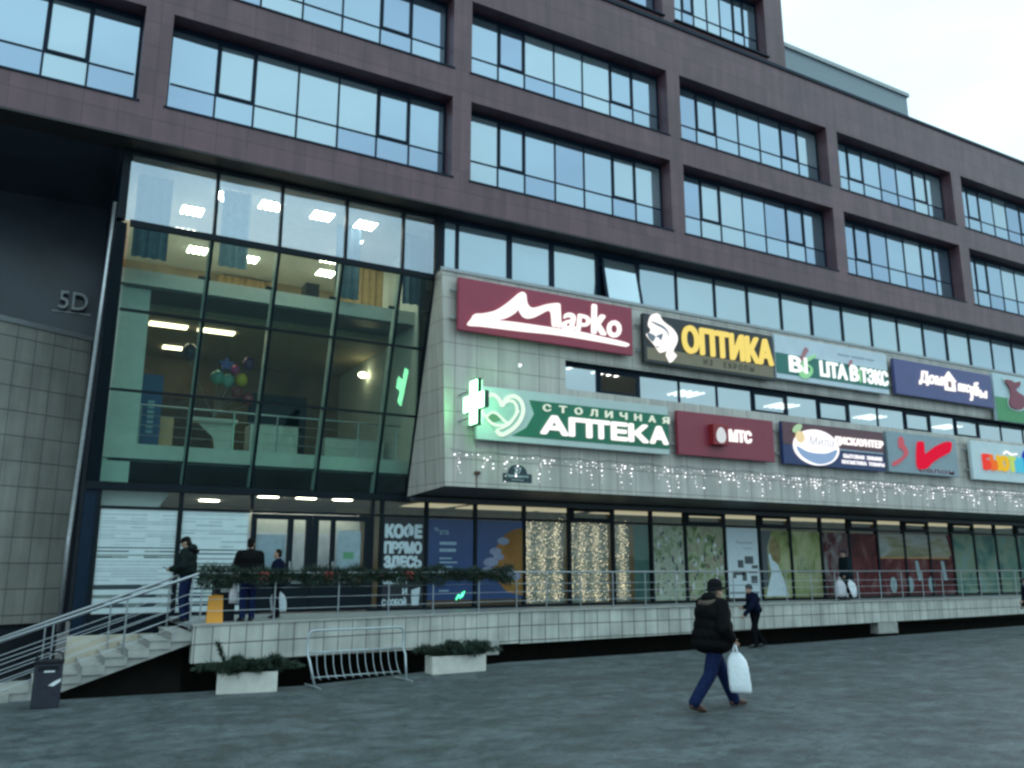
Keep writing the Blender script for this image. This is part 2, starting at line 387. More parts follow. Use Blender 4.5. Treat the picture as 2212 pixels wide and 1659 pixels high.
# ================================================================ GROUND
edge_px = [(120, 1512), (660, 1481), (1090, 1431), (1700, 1391), (2205, 1352)]
E = [onG(u, v) for u, v in edge_px]
pts = [(-90, -70), (140, -70), (140, E[-1].y + 2.5)] + [(p.x, p.y) for p in E[::-1]] + [(.55, 24.5), (-90, 24.5)]
mb = MB(); mb.poly([(x, y, gz(x, y)) for x, y in pts]); 
tag(mb.build('plaza_paving', paving(), origin=(0, 0, 0)), kind='structure')
mb = MB(); mb.poly([(-300, -300, -12), (400, -300, -12), (400, 400, -12), (-300, 400, -12)])
tag(mb.build('ground', M['soil'], origin=(0, 0, -12)), kind='structure')
mb = MB(); mb.box(-1, 60, 15.0, 24.5, -2.0, -1.8)
for i in range(len(E) - 1):
    a, b = E[i], E[i + 1]
    mb.quad((a.x, a.y, gz(a.x, a.y) - .01), (b.x, b.y, gz(b.x, b.y) - .01), (b.x, b.y, -1.9), (a.x, a.y, -1.9))
tag(mb.build('sunken_ground', M['soil'], origin=(20, 20, -2)), kind='structure')

# ================================================================ BUILDING
YB, YG, YS, YT, YF = 19.75, 20.22, 20.4, 22.0, 19.9     # brown face, office glass, upper strip glass, shop glass, grey face
bld = thing('shopping_centre', 'large plum brown shopping and office building with rows of windows', 'building', (20, 22, .48))
def bpart(mb, name, mats, **k): return mb.build(name, mats, parent=bld, **k)
def solo(mb, name, mats, label, cat, group=None, **k): return tag(mb.build(name, mats, **k), label, cat, group)
def bsub(mb, name, mats, par, **k): return mb.build(name, mats, parent=par, **k)

cols = [(-6.0, 1.2), (1.82, 9.22), (9.8, 17.05), (17.6, 24.75), (25.33, 32.3), (32.95, 39.8), (40.4, 47.3)]
rows = [(12.15, 14.6), (15.5, 17.85)]
ROOF = 19.6
mb = MB()
XL, XR = -14, 48
for (za, zb) in ((11.25, 12.15), (14.6, 15.5), (17.85, ROOF)): mb.box(XL, XR, YB, 20.5, za, zb)
edges = [XL] + [e for c in cols for e in c] + [XR]
for za, zb in rows:
    for i in range(0, len(edges), 2): mb.box(edges[i], edges[i + 1], YB, 20.5, za, zb)
# upper block standing back on the roof
topc = [(-6.0, 1.2), (1.82, 9.22), (9.8, 17.05), (17.6, 21.95)]
mb.box(XL, 22.9, YB + .06, 20.5, ROOF + .12, 19.95); mb.box(XL, 22.9, YB + .06, 20.5, 22.4, 25.5)
te = [XL] + [e for c in topc for e in c] + [22.9]
for i in range(0, len(te), 2): mb.box(te[i], te[i + 1], YB + .06, 20.5, 19.95, 22.4)
mb.box(22.6, 22.9, 20.5, 30, ROOF + .12, 25.5)
bpart(mb, 'brown_wall', M['brown'])
mb = MB(); mb.box(XL, XR, YB - .05, 30, ROOF, ROOF + .12); bpart(mb, 'roof_coping', M['frame'])
mb = MB(); mb.box(23.2, 36.3, 24, 30, ROOF + .12, 24.7); mb.box(23.1, 36.4, 23.9, 30, 24.7, 24.9, 1)
bpart(mb, 'roof_penthouse', [mat('pale_blue_sheet', (.23, .28, .32), .5, var=.06), M['metalgrey']])
# side and inner core so the block is solid
mb = MB(); mb.box(XL, XR, 30, 30.3, 0, ROOF); mb.box(47.9, 48.2, 20.5, 30, 0, ROOF); mb.box(XL, XR, 21.4, 21.5, 11.45, ROOF); mb.box(XL, 22.6, 21.4, 21.5, ROOF + .12, 25.5)
bpart(mb, 'inner_core', M['dark'])

FR = [.0, .148, .277, .428, .578, .728, .858, 1.0]
def office_window(xa, xb, za, zb, seed, n0=0):
    """seven-bay ribbon window: fixed lights, two opening sashes, a row of low lights under the transom"""
    rnd = random.Random(seed)
    f = MB(); y0, y1 = YG - .0, YG + .06
    zt = za + .33 * (zb - za) + .08
    xl, xr = xa + .0, xb - .0
    ga, gb, gl, gh = xl + .07, xr - .07, za + .07, zb - .13
    f.box(xl, xr, y0, y1, zb - .13, zb); f.box(xl, xr, y0, y1, za, za + .07)
    f.box(xl, ga, y0, y1, gl, gh); f.box(gb, xr, y0, y1, gl, gh)
    X = [ga + (gb - ga) * t for t in FR]
    for x in X[1:-1]: f.box(x - .024, x + .024, y0, y1, gl, gh)
    for i in range(7): f.box(X[i] + .024, X[i + 1] - .024, y0 + .002, y1, zt - .022, zt + .022)
    f.box(xa - .05, xb + .05, YB - .03, y0, za - .025, za + .02)                # metal sill
    fo = bpart(f, 'window', M['frame'])
    for i in (1, 5):
        s = MB(); a, b, c, d = X[i] + .024, X[i + 1] - .024, zt + .022, gh
        s.box(a, b, y0 - .012, y0 + .03, c, c + .055); s.box(a, b, y0 - .012, y0 + .03, d - .055, d); s.box(a, a + .055, y0 - .012, y0 + .03, c + .07, d - .07); s.box(b - .055, b, y0 - .012, y0 + .03, c + .07, d - .07)
        bsub(s, 'sash', M['frame'], fo)
    p = MB()
    for i in range(7):
        q = rnd.random(); mi = 2 if q < .24 else (1 if q < .45 else 0)
        if (n0 == 1 and i == 4): mi = 2
        tilt = (rnd.random() - .5) * .012
        p.quad((X[i], YG + .02 + tilt, zt), (X[i + 1], YG + .02 - tilt, zt), (X[i + 1], YG + .02 - tilt, gh), (X[i], YG + .02 + tilt, gh), mi)
        mi2 = 2 if (mi == 2 and rnd.random() < .35) else 1 if rnd.random() < .4 else 0
        p.quad((X[i], YG + .02, gl), (X[i + 1], YG + .02, gl), (X[i + 1], YG + .02, zt), (X[i], YG + .02, zt), mi2)
    bsub(p, 'pane', [M['pane'], M['pane2'], M['blind']], fo)
n = 0
for r_, (za, zb) in enumerate(rows):
    for c_, (xa, xb) in enumerate(cols):
        n += 1
        if r_ == 1 and c_ == 0: continue
        office_window(xa, xb, za, zb, 40 + n, c_ if r_ == 0 else 0)
for c_, (xa, xb) in enumerate(topc):
    if c_ >= 2: office_window(xa, xb, 19.95, 22.4, 90 + c_)

# soffit under the brown floors, recess at the far left
mb = MB(); mb.box(XL, XR, YB + .003, 20.5, 11.2, 11.247); bpart(mb, 'soffit', M['soffit'])
mb = MB(); mb.box(XL, 1.1, 20.5, 24.6, 11.26, 11.3); mb.box(XL, 1.1, 24.6, 24.75, 0, 11.26)
bpart(mb, 'recess_lining', mat('navy_panel', (.042, .054, .075), .3, var=.25, scale=1))
five = bpart(MB().box(-.02, .9, 24.56, 24.6, 8.18, 8.22), 'sign_rail', M['metalgrey'])
text('5D', .12, .80, 8.24, 8.72, 24.5, M['metalgrey'], bld, 'relief_letter', bold=.0, depth=.12)

# ---------------------------------------------------------------- upper strip of glazing (level with the bay head)
sx = [9.25, 9.73, 11.41, 12.86, 14.55, 16.07, 17.64, 19.29, 20.79, 22.4, 23.93, 25.55, 27.15, 28.69, 30.26, 31.75, 33.27, 34.8, 36.3, 37.85, 39.4, 41, 42.6, 44.2, 46, 48]
f = MB()
for i, x in enumerate(sx):
    th = .09 if i in (0, 2, 3, 4, 5) else .055
    f.box(x - th, x + th, YS - .01, YS + .08, 9.46, 11.08)
f.box(9.1, 48, YS - .05, YS + .08, 11.08, 11.2); f.box(9.1, 48, YS - .05, YS + .08, 9.3, 9.46)
fo = bpart(f, 'ribbon_window', M['frame'])
p = MB(); rnd = random.Random(5)
for i in range(len(sx) - 1):
    if i == 4: continue
    t = (rnd.random() - .5) * .02
    p.quad((sx[i], YS + .02 + t, 9.46), (sx[i + 1], YS + .02 - t, 9.46), (sx[i + 1], YS + .02 - t, 11.08), (sx[i], YS + .02 + t, 11.08), 0 if rnd.random() < .6 else 1)
bsub(p, 'pane', [M['strip'], M['blind']], fo)
# one top-hung light stands open
a, b = sx[4] + .06, sx[5] - .06
s = MB(); z0, z1 = 9.48, 11.06; dy = -.30
P = lambda x, t: Vector((x, YS - .06 + dy * t, z1 - (z1 - z0) * t * .985))
for (x0, x1, t0, t1) in ((a, b, 0, .06), (a, b, .94, 1), (a, a + .09, .06, .94), (b - .09, b, .06, .94)):
    s.prism([P(x0, t0), P(x1, t0), P(x1, t1), P(x0, t1)], (0, .05, 0))
so = bsub(s, 'open_sash', M['frame'], fo)
s = MB(); s.quad(P(a + .09, .06) + Vector((0, .02, 0)), P(b - .09, .06) + Vector((0, .02, 0)), P(b - .09, .94) + Vector((0, .02, 0)), P(a + .09, .94) + Vector((0, .02, 0)))
bsub(s, 'pane_of_open_sash', M['strip'], fo)
mb = MB(); mb.box(9.2, 48, 21.2, 21.25, 9.3, 11.2); bpart(mb, 'room_partition', mat('dim_room', (.05, .055, .06), .8))

# ---------------------------------------------------------------- grey sign wall with a slot of small windows
ZB, ZT, Z0, Z1, XS = 3.65, 9.5, 6.58, 7.42, 12.97
def xe(z): return 9.25 - .2 * (z - ZB) / (ZT - ZB)
mb = MB(); X2 = 48
def fq(xa, xb, za, zb): mb.quad((xa, YF, za), (xb, YF, za), (xb, YF, zb), (xa, YF, zb))
mb.poly([(xe(ZB), YF, ZB), (X2, YF, ZB), (X2, YF, Z0), (xe(Z0), YF, Z0)])
mb.poly([(xe(Z0), YF, Z0), (XS, YF, Z0), (XS, YF, Z1), (xe(Z1), YF, Z1)])
mb.poly([(xe(Z1), YF, Z1), (X2, YF, Z1), (X2, YF, ZT), (xe(ZT), YF, ZT)])
mb.poly([(xe(ZT), YF, ZT), (9.08, 20.4, ZT), (9.03, 21.97, 3.5), (xe(ZB), YF, ZB)])           # canted end
mb.quad((XS, YF, Z0), (X2, YF, Z0), (X2, 20.4, Z0), (XS, 20.4, Z0)); mb.quad((XS, 20.4, Z0), (XS, 20.4, Z1), (XS, YF, Z1), (XS, YF, Z0))
bpart(mb, 'sign_wall', M['grey'])
mb = MB(); mb.quad((XS, YF, Z1), (X2, YF, Z1), (X2, 20.4, Z1), (XS, 20.4, Z1)); bpart(mb, 'slot_head', M['dark'])
mb = MB(); mb.poly([(9.03, 21.97, 3.5), (X2, 21.97, 3.5), (X2, YF + .002, ZB), (xe(ZB), YF + .002, ZB)]); mb.box(9.0, X2, 21.6, 21.95, 3.36, 3.49, 1)
bpart(mb, 'shop_soffit', [M['gsoffit'], M['dark']])
mb = MB(); mb.poly([(9.0, YF - .03, ZT), (X2, YF - .03, ZT), (X2, 20.42, ZT), (9.06, 20.42, ZT)]); mb.box(9.0, X2, YF - .04, YF - .003, ZT - .05, ZT + .04)
bpart(mb, 'parapet_flashing', M['metalgrey'])
qx = [12.97, 14.26, 15.81, 17.38, 18.95, 20.48, 22.1, 23.59, 25.2, 26.75, 28.24, 29.78, 31.28, 32.86, 34.35, 35.9, 37.4, 39, 40.5, 42, 44, 46, 48]
f = MB(); YQ = 20.16
for i, x in enumerate(qx): f.box(x - .04, x + .04, YQ - .0, YQ + .06, Z0 + .05, Z1 - .1)
f.box(XS, X2, YQ - .04, YQ + .06, Z1 - .1, Z1 - .002); f.box(XS, X2, YQ - .04, YQ + .06, Z0 + .002, Z0 + .05)
fo = bpart(f, 'slot_window', M['frame'])
p = MB()
for i in range(len(qx) - 1):
    if i == 1: continue
    p.quad((qx[i], YQ + .02, Z0 + .05), (qx[i + 1], YQ + .02, Z0 + .05), (qx[i + 1], YQ + .02, Z1 - .1), (qx[i], YQ + .02, Z1 - .1))
bsub(p, 'pane', M['slot'], fo)
for i in (1, 5, 7, 10, 12):
    s = MB(); a, b = qx[i] + .05, qx[i + 1] - .05
    for (x0, x1, z0, z1) in ((a, b, Z0 + .06, Z0 + .13), (a, b, Z1 - .18, Z1 - .11), (a, a + .07, Z0 + .13, Z1 - .18), (b - .07, b, Z0 + .13, Z1 - .18)):
        s.box(x0, x1, YQ - .03, YQ + .015, z0, z1)
    bsub(s, 'sash', M['frame'], fo)
mb = MB(); mb.box(XS, X2, 20.45, 26, 7.62, 7.7); mb.box(XS, X2, 26, 26.1, 4.2, 7.7); mb.box(XS, X2, 20.45, 26, 4.1, 4.2); mb.box(12.8, 12.9, 20.45, 26, 4.1, 7.7)
bpart(mb, 'slot_room', M['white'])
for (x, y) in ((13.6, 21.0), (15.5, 21.1), (19.8, 22.6), (24.5, 22.6), (29.5, 22.6), (34.5, 22.6)):
    l = MB()
    for k in range(4): l.box(x - .5 + .3 * k, x - .43 + .3 * k, y - .45, y + .45, 7.57, 7.6)
    bpart(l, 'ceiling_light', M['lamps'])

# ---------------------------------------------------------------- tilted glass bay at the entrance
BZ = [9.38, 7.45, 5.65, 3.47]
def by(z): return 21.97 - (z - 3.47) * (21.97 - 20.40) / (9.38 - 3.47)       # the bay leans out towards its head
nz = Vector((0, -1, -(21.97 - 20.40) / (9.38 - 3.47))).normalized()
bx = [1.37, 3.2, 4.81, 6.46, 8.1, 9.04]
f = MB(); p = MB(); rnd = random.Random(3); fins = []
for i, x in enumerate(bx[1:-1]):
    f.prism([(x - .03, by(3.47), 3.47), (x + .03, by(3.47), 3.47), (x + .03, by(9.38), 9.38), (x - .03, by(9.38), 9.38)], nz * .05)
    g = MB(); fins.append(g); g.prism([(x - .045, by(3.5) + .03, 3.5), (x + .045, by(3.5) + .03, 3.5), (x + .045, by(9.36) + .03, 9.36), (x - .045, by(9.36) + .03, 9.36)], -nz * .22)
f.prism([(1.08, by(3.47), 3.47), (1.37, by(3.47), 3.47), (1.3, by(9.38), 9.38), (1.06, by(9.38), 9.38)], -nz * .25)
f.prism([(8.99, by(3.47), 3.47), (9.06, by(3.47), 3.47), (9.06, by(9.38), 9.38), (8.99, by(9.38), 9.38)], nz * .05)
for z, th in ((9.38, .16), (7.45, .055), (5.65, .055)): f.obox((5.2, by(z) - .025, z), (3.85, 0, 0), (0, .04, 0), (0, 0, th / 2))
f.box(1.08, 9.06, 21.9, 22.15, 3.38, 3.56)
for x, th in ((1.16, .09), (3.22, .035), (4.8, .035), (6.5, .035), (8.1, .035), (9.13, .1)): f.box(x - th, x + th, YS - .06, YS + .12, 9.46, 11.12)
f.box(1.06, 9.1, YS - .06, YS + .12, 11.12, 11.2)
bay = bpart(f, 'glass_bay', M['frame2'])
for g in fins: bsub(g, 'mullion_fin', M['fin'], bay)
for j in range(3):
    for i in range(5):
        t = (rnd.random() - .5) * .02
        p.quad((bx[i], by(BZ[j + 1]) + t, BZ[j + 1]), (bx[i + 1], by(BZ[j + 1]) - t, BZ[j + 1]), (bx[i + 1], by(BZ[j]) - t, BZ[j]), (bx[i], by(BZ[j]) + t, BZ[j]), 0)
rx = [1.25, 3.22, 4.8, 6.5, 8.1, 9.05]
for i in range(5):
    t = (rnd.random() - .5) * .03
    p.quad((rx[i], YS + t, 9.45), (rx[i + 1], YS - t, 9.45), (rx[i + 1], YS - t, 11.12), (rx[i], YS + t, 11.12), 1)
bsub(p, 'pane', [M['bay'], M['top']], bay)
for x in bx[1:]:
    for z in (8.48, 4.1): b_ = MB(); b_.box(x - .2, x + .08, by(z) + .12, by(z) + .2, z - .03, z + .03); bsub(b_, 'glass_clamp', M['frame2'], bay)
# dark flank and downpipe
mb = MB(); mb.poly([(1.07, by(3.47) + .02, .4), (1.07, by(3.47) + .02, 3.47), (1.07, by(9.38) + .02, 9.38), (1.07, 20.42, 11.2), (1.07, 24.6, 11.2), (1.07, 24.6, .4)])
mb.box(1.08, 1.4, 21.98, 22.3, -.7, 3.38)
bpart(mb, 'bay_flank', M['frame'])
mb = MB(); mb.tube([(1.02, by(9.2) + .12, 9.9), (.97, by(7) + .12, 7), (.9, by(3.5) + .12, 3.5), (.86, 22.12, 2.2), (.86, 22.12, .2)], .055, 10)
bpart(mb, 'downpipe', M['alu'], smooth=True)

# rooms behind the bay
mb = MB(); mb.box(1.3, 9.3, 22.25, 29.5, 4.17, 4.53); mb.box(1.3, 9.3, 22.2, 29.5, 8.52, 8.9); mb.box(1.3, 48, 20.5, 29.5, 11.08, 11.16)
bpart(mb, 'floor_slab', M['slab'])
mb = MB(); mb.box(1.5, 9.2, 22.3, 29.4, 4.1, 4.165); mb.box(1.5, 9.2, 22.25, 23.6, 8.46, 8.515)
bpart(mb, 'dark_ceiling_void', M['dark'])
mb = MB(); mb.box(1.5, 9.2, 23.6, 29.4, 8.3, 8.46); bpart(mb, 'middle_ceiling', mat('tan_ceiling', (.3, .25, .15), .7, var=.1))
mb = MB(); mb.box(1.3, 9.3, 29.0, 29.1, 4.53, 8.3); bpart(mb, 'middle_back_wall', mat('brown_back_wall', (.16, .12, .075), .7, var=.3, scale=1))
mb = MB(); mb.box(1.3, 9.3, 28.0, 28.1, 8.9, 11.08); bpart(mb, 'upper_back_wall', M['tan'])
mb = MB(); mb.box(9.25, 9.3, 22, 29, 4.2, 11.08); mb.box(1.25, 1.3, 22, 29, .48, 11.08); bpart(mb, 'side_wall', M['white'])
mb = MB(); mb.box(1.32, 2.12, 22.35, 23.0, 4.53, 8.5); bpart(mb, 'pale_pillar', M['white']); mb = MB(); mb.box(1.32, 2.0, 22.3, 22.9, 3.5, 4.16); bpart(mb, 'pale_pillar', M['white'])
cb = mat('blue_curtain', (.09, .16, .22), .8, var=.25, scale=3)
def curtain(x0, x1, y, z0, z1, m, lab):
    pts = []; k = int((x1 - x0) / .06)
    for i in range(k + 1): pts.append((x0 + (x1 - x0) * i / k, y + .05 * math.sin(i * 1.7)))
    c = MB()
    for i in range(k): c.quad((pts[i][0], pts[i][1], z0), (pts[i + 1][0], pts[i + 1][1], z0), (pts[i + 1][0], pts[i + 1][1], z1), (pts[i][0], pts[i][1], z1))
    return solo(c, 'curtain', m, lab, 'curtain', 'curtains behind the tilted glass', smooth=True)
curtain(1.5, 2.3, 21.3, 8.92, 11.06, cb, 'blue curtain at the left end of the top floor behind the glass bay')
curtain(6.75, 7.45, 22.0, 8.92, 11.06, cb, 'blue curtain in the middle of the top floor, over the third bay column')
curtain(8.6, 9.15, 21.6, 8.92, 11.06, cb, 'dark blue curtain at the right end of the top floor beside the grey sign wall')
curtain(3.5, 4.2, 21.2, 9.0, 11.06, mat('pale_curtain', (.4, .46, .5), .8), 'pale grey blue curtain on the top floor under the ceiling lamps')
curtain(4.6, 6.4, 27.8, 9.0, 11.0, mat('ochre_curtain', (.45, .3, .13), .8), 'ochre curtain along the far wall of the top floor room')
curtain(7.5, 9.1, 24.5, 8.92, 11.0, mat('amber_curtain', (.5, .34, .16), .8), 'wide amber curtain at the right of the top floor room')
mb = MB(); mb.box(4.6, 6.3, 25.5, 26.2, 8.9, 9.65); mb.box(6.5, 6.9, 24, 24.5, 8.9, 9.9, 1); solo(mb, 'office_desk', [M['white'], M['black']], 'white office desk with a black chair on the top floor behind the glass bay', 'desk')
for (x, y) in ((3.03, 23.0), (3.7, 21.65), (4.8, 21.62), (6.2, 21.61), (7.46, 21.64), (7.54, 23.1), (3.08, 24.7), (3.67, 26.0), (5.2, 26.0), (7.45, 24.8), (7.7, 26.1)):
    l = MB(); l.box(x - .31, x + .31, y - .31, y + .31, 11.05, 11.078, 1)
    for k in range(4): l.box(x - .27 + .15 * k, x - .20 + .15 * k, y - .27, y + .27, 11.02, 11.048)
    bpart(l, 'ceiling_light', [M['lamp'], M['white']])
for (x, y) in ((2.9, 24.9), (4.2, 24.9), (3.6, 27.5)):
    l = MB(); l.box(x - .5, x + .5, y - .16, y + .16, 8.26, 8.298); bpart(l, 'ceiling_light', glow('dim_warm_tube', (1, .76, .5), 9) if (x, y) == (2.9, 24.9) else bpy.data.materials['dim_warm_tube'])
l = MB(); q = onY(784, 810, 26); l.ell((q.x, 26, q.z), (.16, .1, .1)); bpart(l, 'wall_lamp', M['lampb'])
# shop units and glass inside the middle floor
mb = MB(); mb.box(5.6, 7.4, 26.5, 26.6, 4.53, 6.9); bpart(mb, 'inner_shop_glass', M['frame'])
mb = MB(); mb.box(5.2, 6.55, 24.2, 24.9, 4.53, 5.55); mb.box(7.3, 9.1, 24.0, 24.4, 4.53, 5.3); solo(mb, 'pale_counter', M['slab'], 'pale green shop counter on the middle floor behind the balcony railing', 'counter')
mb = MB(); mb.box(2.75, 3.15, 24.1, 24.6, 4.53, 5.55); solo(mb, 'peach_cabinet', mat('peach_board', (.7, .42, .25), .6), 'narrow peach coloured cabinet on the middle floor beside the blue banner', 'cabinet')
mb = MB(); mb.poly([(3.75, 24.2, 5.5), (4.75, 24.2, 5.5), (4.75, 24.2, 4.53), (4.3, 24.2, 4.53), (4.2, 24.2, 5.1)]); mb.box(3.6, 4.8, 24.0, 24.5, 5.5, 5.6); solo(mb, 'reception_desk', M['slab'], 'white topped desk with a slanted pale panel below the balloons', 'desk')
mb = MB(); mb.box(3.1, 4.6, 26.8, 26.9, 4.53, 6.6); solo(mb, 'dark_shelving', mat('dark_shelf', (.05, .035, .03), .7, var=.5, scale=8), 'dark shelving unit at the back of the middle floor behind the balloons', 'shelf')
rail = thing('balcony_railing', 'steel balcony railing on the middle floor behind the tilted glass', 'railing', (5, 22.45, 4.53))
t = MB()
for z in (1.0,): t.tube([(1.9, 22.45, 4.53 + z), (9.0, 22.45, 4.53 + z)], .025, 8)
t.build('handrail', M['steel'], parent=rail)
for z in (.25, .5, .75): MB().tube([(1.9, 22.45, 4.53 + z), (9.0, 22.45, 4.53 + z)], .008, 6).build('rod', M['steel'], parent=rail)
for i in range(7): MB().tube([(2.15 + 1.12 * i, 22.45, 4.53), (2.15 + 1.12 * i, 22.45, 5.53)], .022, 8).build('post', M['steel'], parent=rail)

# ---------------------------------------------------------------- shop fronts at terrace level
TZ = .48
mx = [1.4, 3.2, 4.88, 8.08, 8.36, 9.67, 11.19, 12.81, 14.4, 16.03, 17.54, 18.95, 20.68, 22.3, 23.8, 25.38, 26.88, 28.47, 30.05, 31.57, 33.06, 34.56, 36.08, 37.6, 39.1, 40.6, 42.1, 44, 46, 48]
f = MB()
for x in mx:
    th = .045
    if x == 4.88: f.box(x - th, x + th, YT - .05, YT + .08, 3.03, 3.38)
    elif x == 8.08: f.box(x - th, x + th, YT - .05, YT + .08, TZ + .07, 3.38)
    else: f.box(x - th, x + th, YT - .05, YT + .08, TZ + .07, 3.38)
f.box(1.37, 4.9, YT - .05, YT + .08, TZ - .9, TZ + .07); f.box(8.04, 48, YT - .05, YT + .08, TZ, TZ + .07)
for i in range(len(mx) - 1):
    f.box(mx[i] + .045, mx[i + 1] - .045, YT - .04, YT + .08, 2.95, 3.01)
f.box(1.37, 48, YT - .05, YT + .1, 3.38, 3.5)
shopf = bpart(f, 'shop_front', M['frame2'])
for i in (8, 11, 13, 16, 18, 20, 23):                                        # opening lights in the band over the transom
    v = MB(); a, b = mx[i] + .045, mx[i + 1] - .045
    for (x0, x1, z0, z1) in ((a, b, 3.01, 3.09), (a, b, 3.28, 3.38), (a, a + .1, 3.09, 3.28), (b - .1, b, 3.09, 3.28)): v.box(x0, x1, YT - .08, YT - .042, z0, z1)
    bsub(v, 'vent_light', M['frame2'], shopf)
p = MB()
for i in range(len(mx) - 1):
    if i == 2: p.quad((mx[i], YT + .02, 3.0), (mx[i + 1], YT + .02, 3.0), (mx[i + 1], YT + .02, 3.4), (mx[i], YT + .02, 3.4)); continue
    p.quad((mx[i], YT + .02, TZ), (mx[i + 1], YT + .02, TZ), (mx[i + 1], YT + .02, 3.4), (mx[i], YT + .02, 3.4))
bsub(p, 'pane', M['shop'], shopf)
# double doors
def door(xa, xb, ga, gb, gc, gd):
    d = MB(); y0, y1 = YT - .04, YT + .05; zb, zt = TZ + .03, 2.93
    d.box(xa, ga, y0, y1, zb, zt); d.box(gb, gc, y0, y1, zb, zt); d.box(gd, xb, y0, y1, zb, zt)
    for a, b in ((ga, gb), (gc, gd)): d.box(a, b, y0, y1, 2.80, zt); d.box(a, b, y0, y1, zb, 1.2); 
    o = bpart(d, 'door', M['frame2'])
    for a, b in ((ga, gb), (gc, gd)): q = MB(); q.quad((a, YT, 1.2), (b, YT, 1.2), (b, YT, 2.8), (a, YT, 2.8)); bsub(q, 'pane', M['shop'], o)
    for x in (gb + .08, gc - .08): h = MB(); h.tube([(x, y0 - .06, 1.25), (x, y0 - .06, 1.75)], .015, 8); bsub(h, 'handle', M['steel'], o)
door(4.9, 6.44, 5.03, 5.82, 5.96, 6.29); door(6.46, 8.04, 6.62, 6.95, 7.07, 7.88)
mb = MB(); mb.box(4.95, 8.0, 22.7, 22.72, TZ, 1.1); bpart(mb, 'lobby_dark_screen', M['frame'])
mb = MB(); mb.box(4.95, 8.0, 22.75, 22.8, 1.0, 2.5); mb.box(4.95, 8.0, 22.75, 22.8, 2.5, 3.0, 1); bpart(mb, 'added_pale_backing', [mat('pale_lilac_board', (.66, .70, .80), .5), M['white']])  # pale board added behind the doors so their glass looks lit from inside
mb = MB(); mb.prism([(1.45, 22.35, 3.0), (2.72, 22.35, 3.0), (2.98, 22.35, 3.4), (1.45, 22.35, 3.4)], (0, .03, 0)); bpart(mb, 'sky_reflection_board', M['white'])  # white board stands in for the sky's reflection in the upper pane
mb = MB(); mb.box(1.3, 48, 22.1, 29, .40, .47); bpart(mb, 'shop_floor', M['floor'])
mb = MB(); mb.box(1.3, 8.2, 27, 27.1, .48, 3.4); mb.box(8.2, 48, 25.5, 25.6, .48, 3.42); bpart(mb, 'shop_back_wall', M['beige'])
mb = MB(); mb.box(1.3, 48, 22.12, 29, 3.42, 3.46); bpart(mb, 'shop_ceiling', M['white'])
for x in (4.3, 5.4, 6.4, 7.4, 10.4, 12.2, 13.6, 15.2, 17.2, 18.6, 20.1, 21.6, 23.1, 24.6, 26.1, 27.7, 29.3, 30.9, 32.5, 34.1, 35.7, 37.4, 39.2):
    l = MB(); y = 24.6 if x < 5 else 22.5 if x < 8.2 else 22.75  # the tubes over the door lobby are added to brighten the doors
    l.box(x - (.25 if x < 8.2 else .68), x + (.25 if x < 8.2 else .68), y - (.08 if x < 8.2 else .4), y + (.08 if x < 8.2 else 1.3), 3.385, 3.40); bpart(l, 'ceiling_light', M['lamp'] if x < 8.2 else M['ceilglow'])  # wide panels are added glow, standing in for a warmly lit ceiling

# ================================================================ ANNEX WALL, far left
ax0, ax1 = Vector((-9, 19.0, 0)), Vector((.98, 24.3, 0))
dvec = (ax1 - ax0).normalized(); nv = Vector((dvec.y, -dvec.x, 0))
mb = MB()
for (z0, z1, o_) in ((.3, 7.42, 0), (7.42, 7.55, .05)):
    a, b = ax0 + nv * o_, ax1 + nv * o_
    mb.prism([(a.x, a.y, z0), (b.x, b.y, z0), (b.x - nv.x * .4, b.y - nv.y * .4, z0), (a.x - nv.x * .4, a.y - nv.y * .4, z0)], (0, 0, z1 - z0), 0 if o_ == 0 else 1)
an = thing('tiled_wall', 'curving grey green tiled wall at the far left under the dark overhang', 'wall', (-3.5, 21.8, -.6))
mb.build('tile_face', [M['annex'], M['metalgrey']], parent=an)
mb = MB(); a, b = ax0 - nv * .12, ax1 - nv * .12
mb.prism([(a.x, a.y, -1), (b.x, b.y, -1), (b.x - nv.x * .2, b.y - nv.y * .2, -1), (a.x - nv.x * .2, a.y - nv.y * .2, -1)], (0, 0, 1.298)); mb.build('plinth', M['dark'], parent=an)

# ================================================================ TERRACE, STAIRS, RAILINGS
TX0, TY0, TX1, TY1 = 3.07, 18.25, 11.5, 19.98
def tf(x):                                                   # front line of the terrace
    return TY0 + (x - TX0) * (TY1 - TY0) / (TX1 - TX0) if x < TX1 else 20.0
ter = thing('terrace', 'raised shop terrace with pale tiled front edge over a dark gap', 'terrace', (20, 21, -.3))
mb = MB(); n = [(TX0, TY0 + .06), (TX1, TY1 + .06), (48, 20.06), (48, 21.94), (TX0, 21.94)]
mb.prism([(x, y, .40) for x, y in n], (0, 0, .08)); mb.build('floor', M['terrace'], parent=ter)
mb = MB()
mb.prism([(TX0, TY0, -.24), (TX1 - .02, TY1, -.32), (TX1 - .02, TY1, .46), (TX0, TY0, .46)], (0, .2, 0))
mb.build('tiled_front', M['plinth'], parent=ter)
mb = MB(); mb.prism([(TX1 + .02, 20.0, -.34), (48, 20.0, -.04), (48, 20.0, .46), (TX1 + .02, 20.0, .46)], (0, .2, 0)); mb.build('tiled_front', M['plinth'], parent=ter)
mb = MB(); mb.prism([(TX0 - .02, TY0 - .03, .462), (TX1, TY1 - .03, .462), (48, 19.97, .462), (48, 20.3, .462), (TX1, 20.3, .462), (TX0 - .02, TY0 + .3, .462)], (0, 0, .035)); mb.build('edge_slab', M['concrete'], parent=ter)
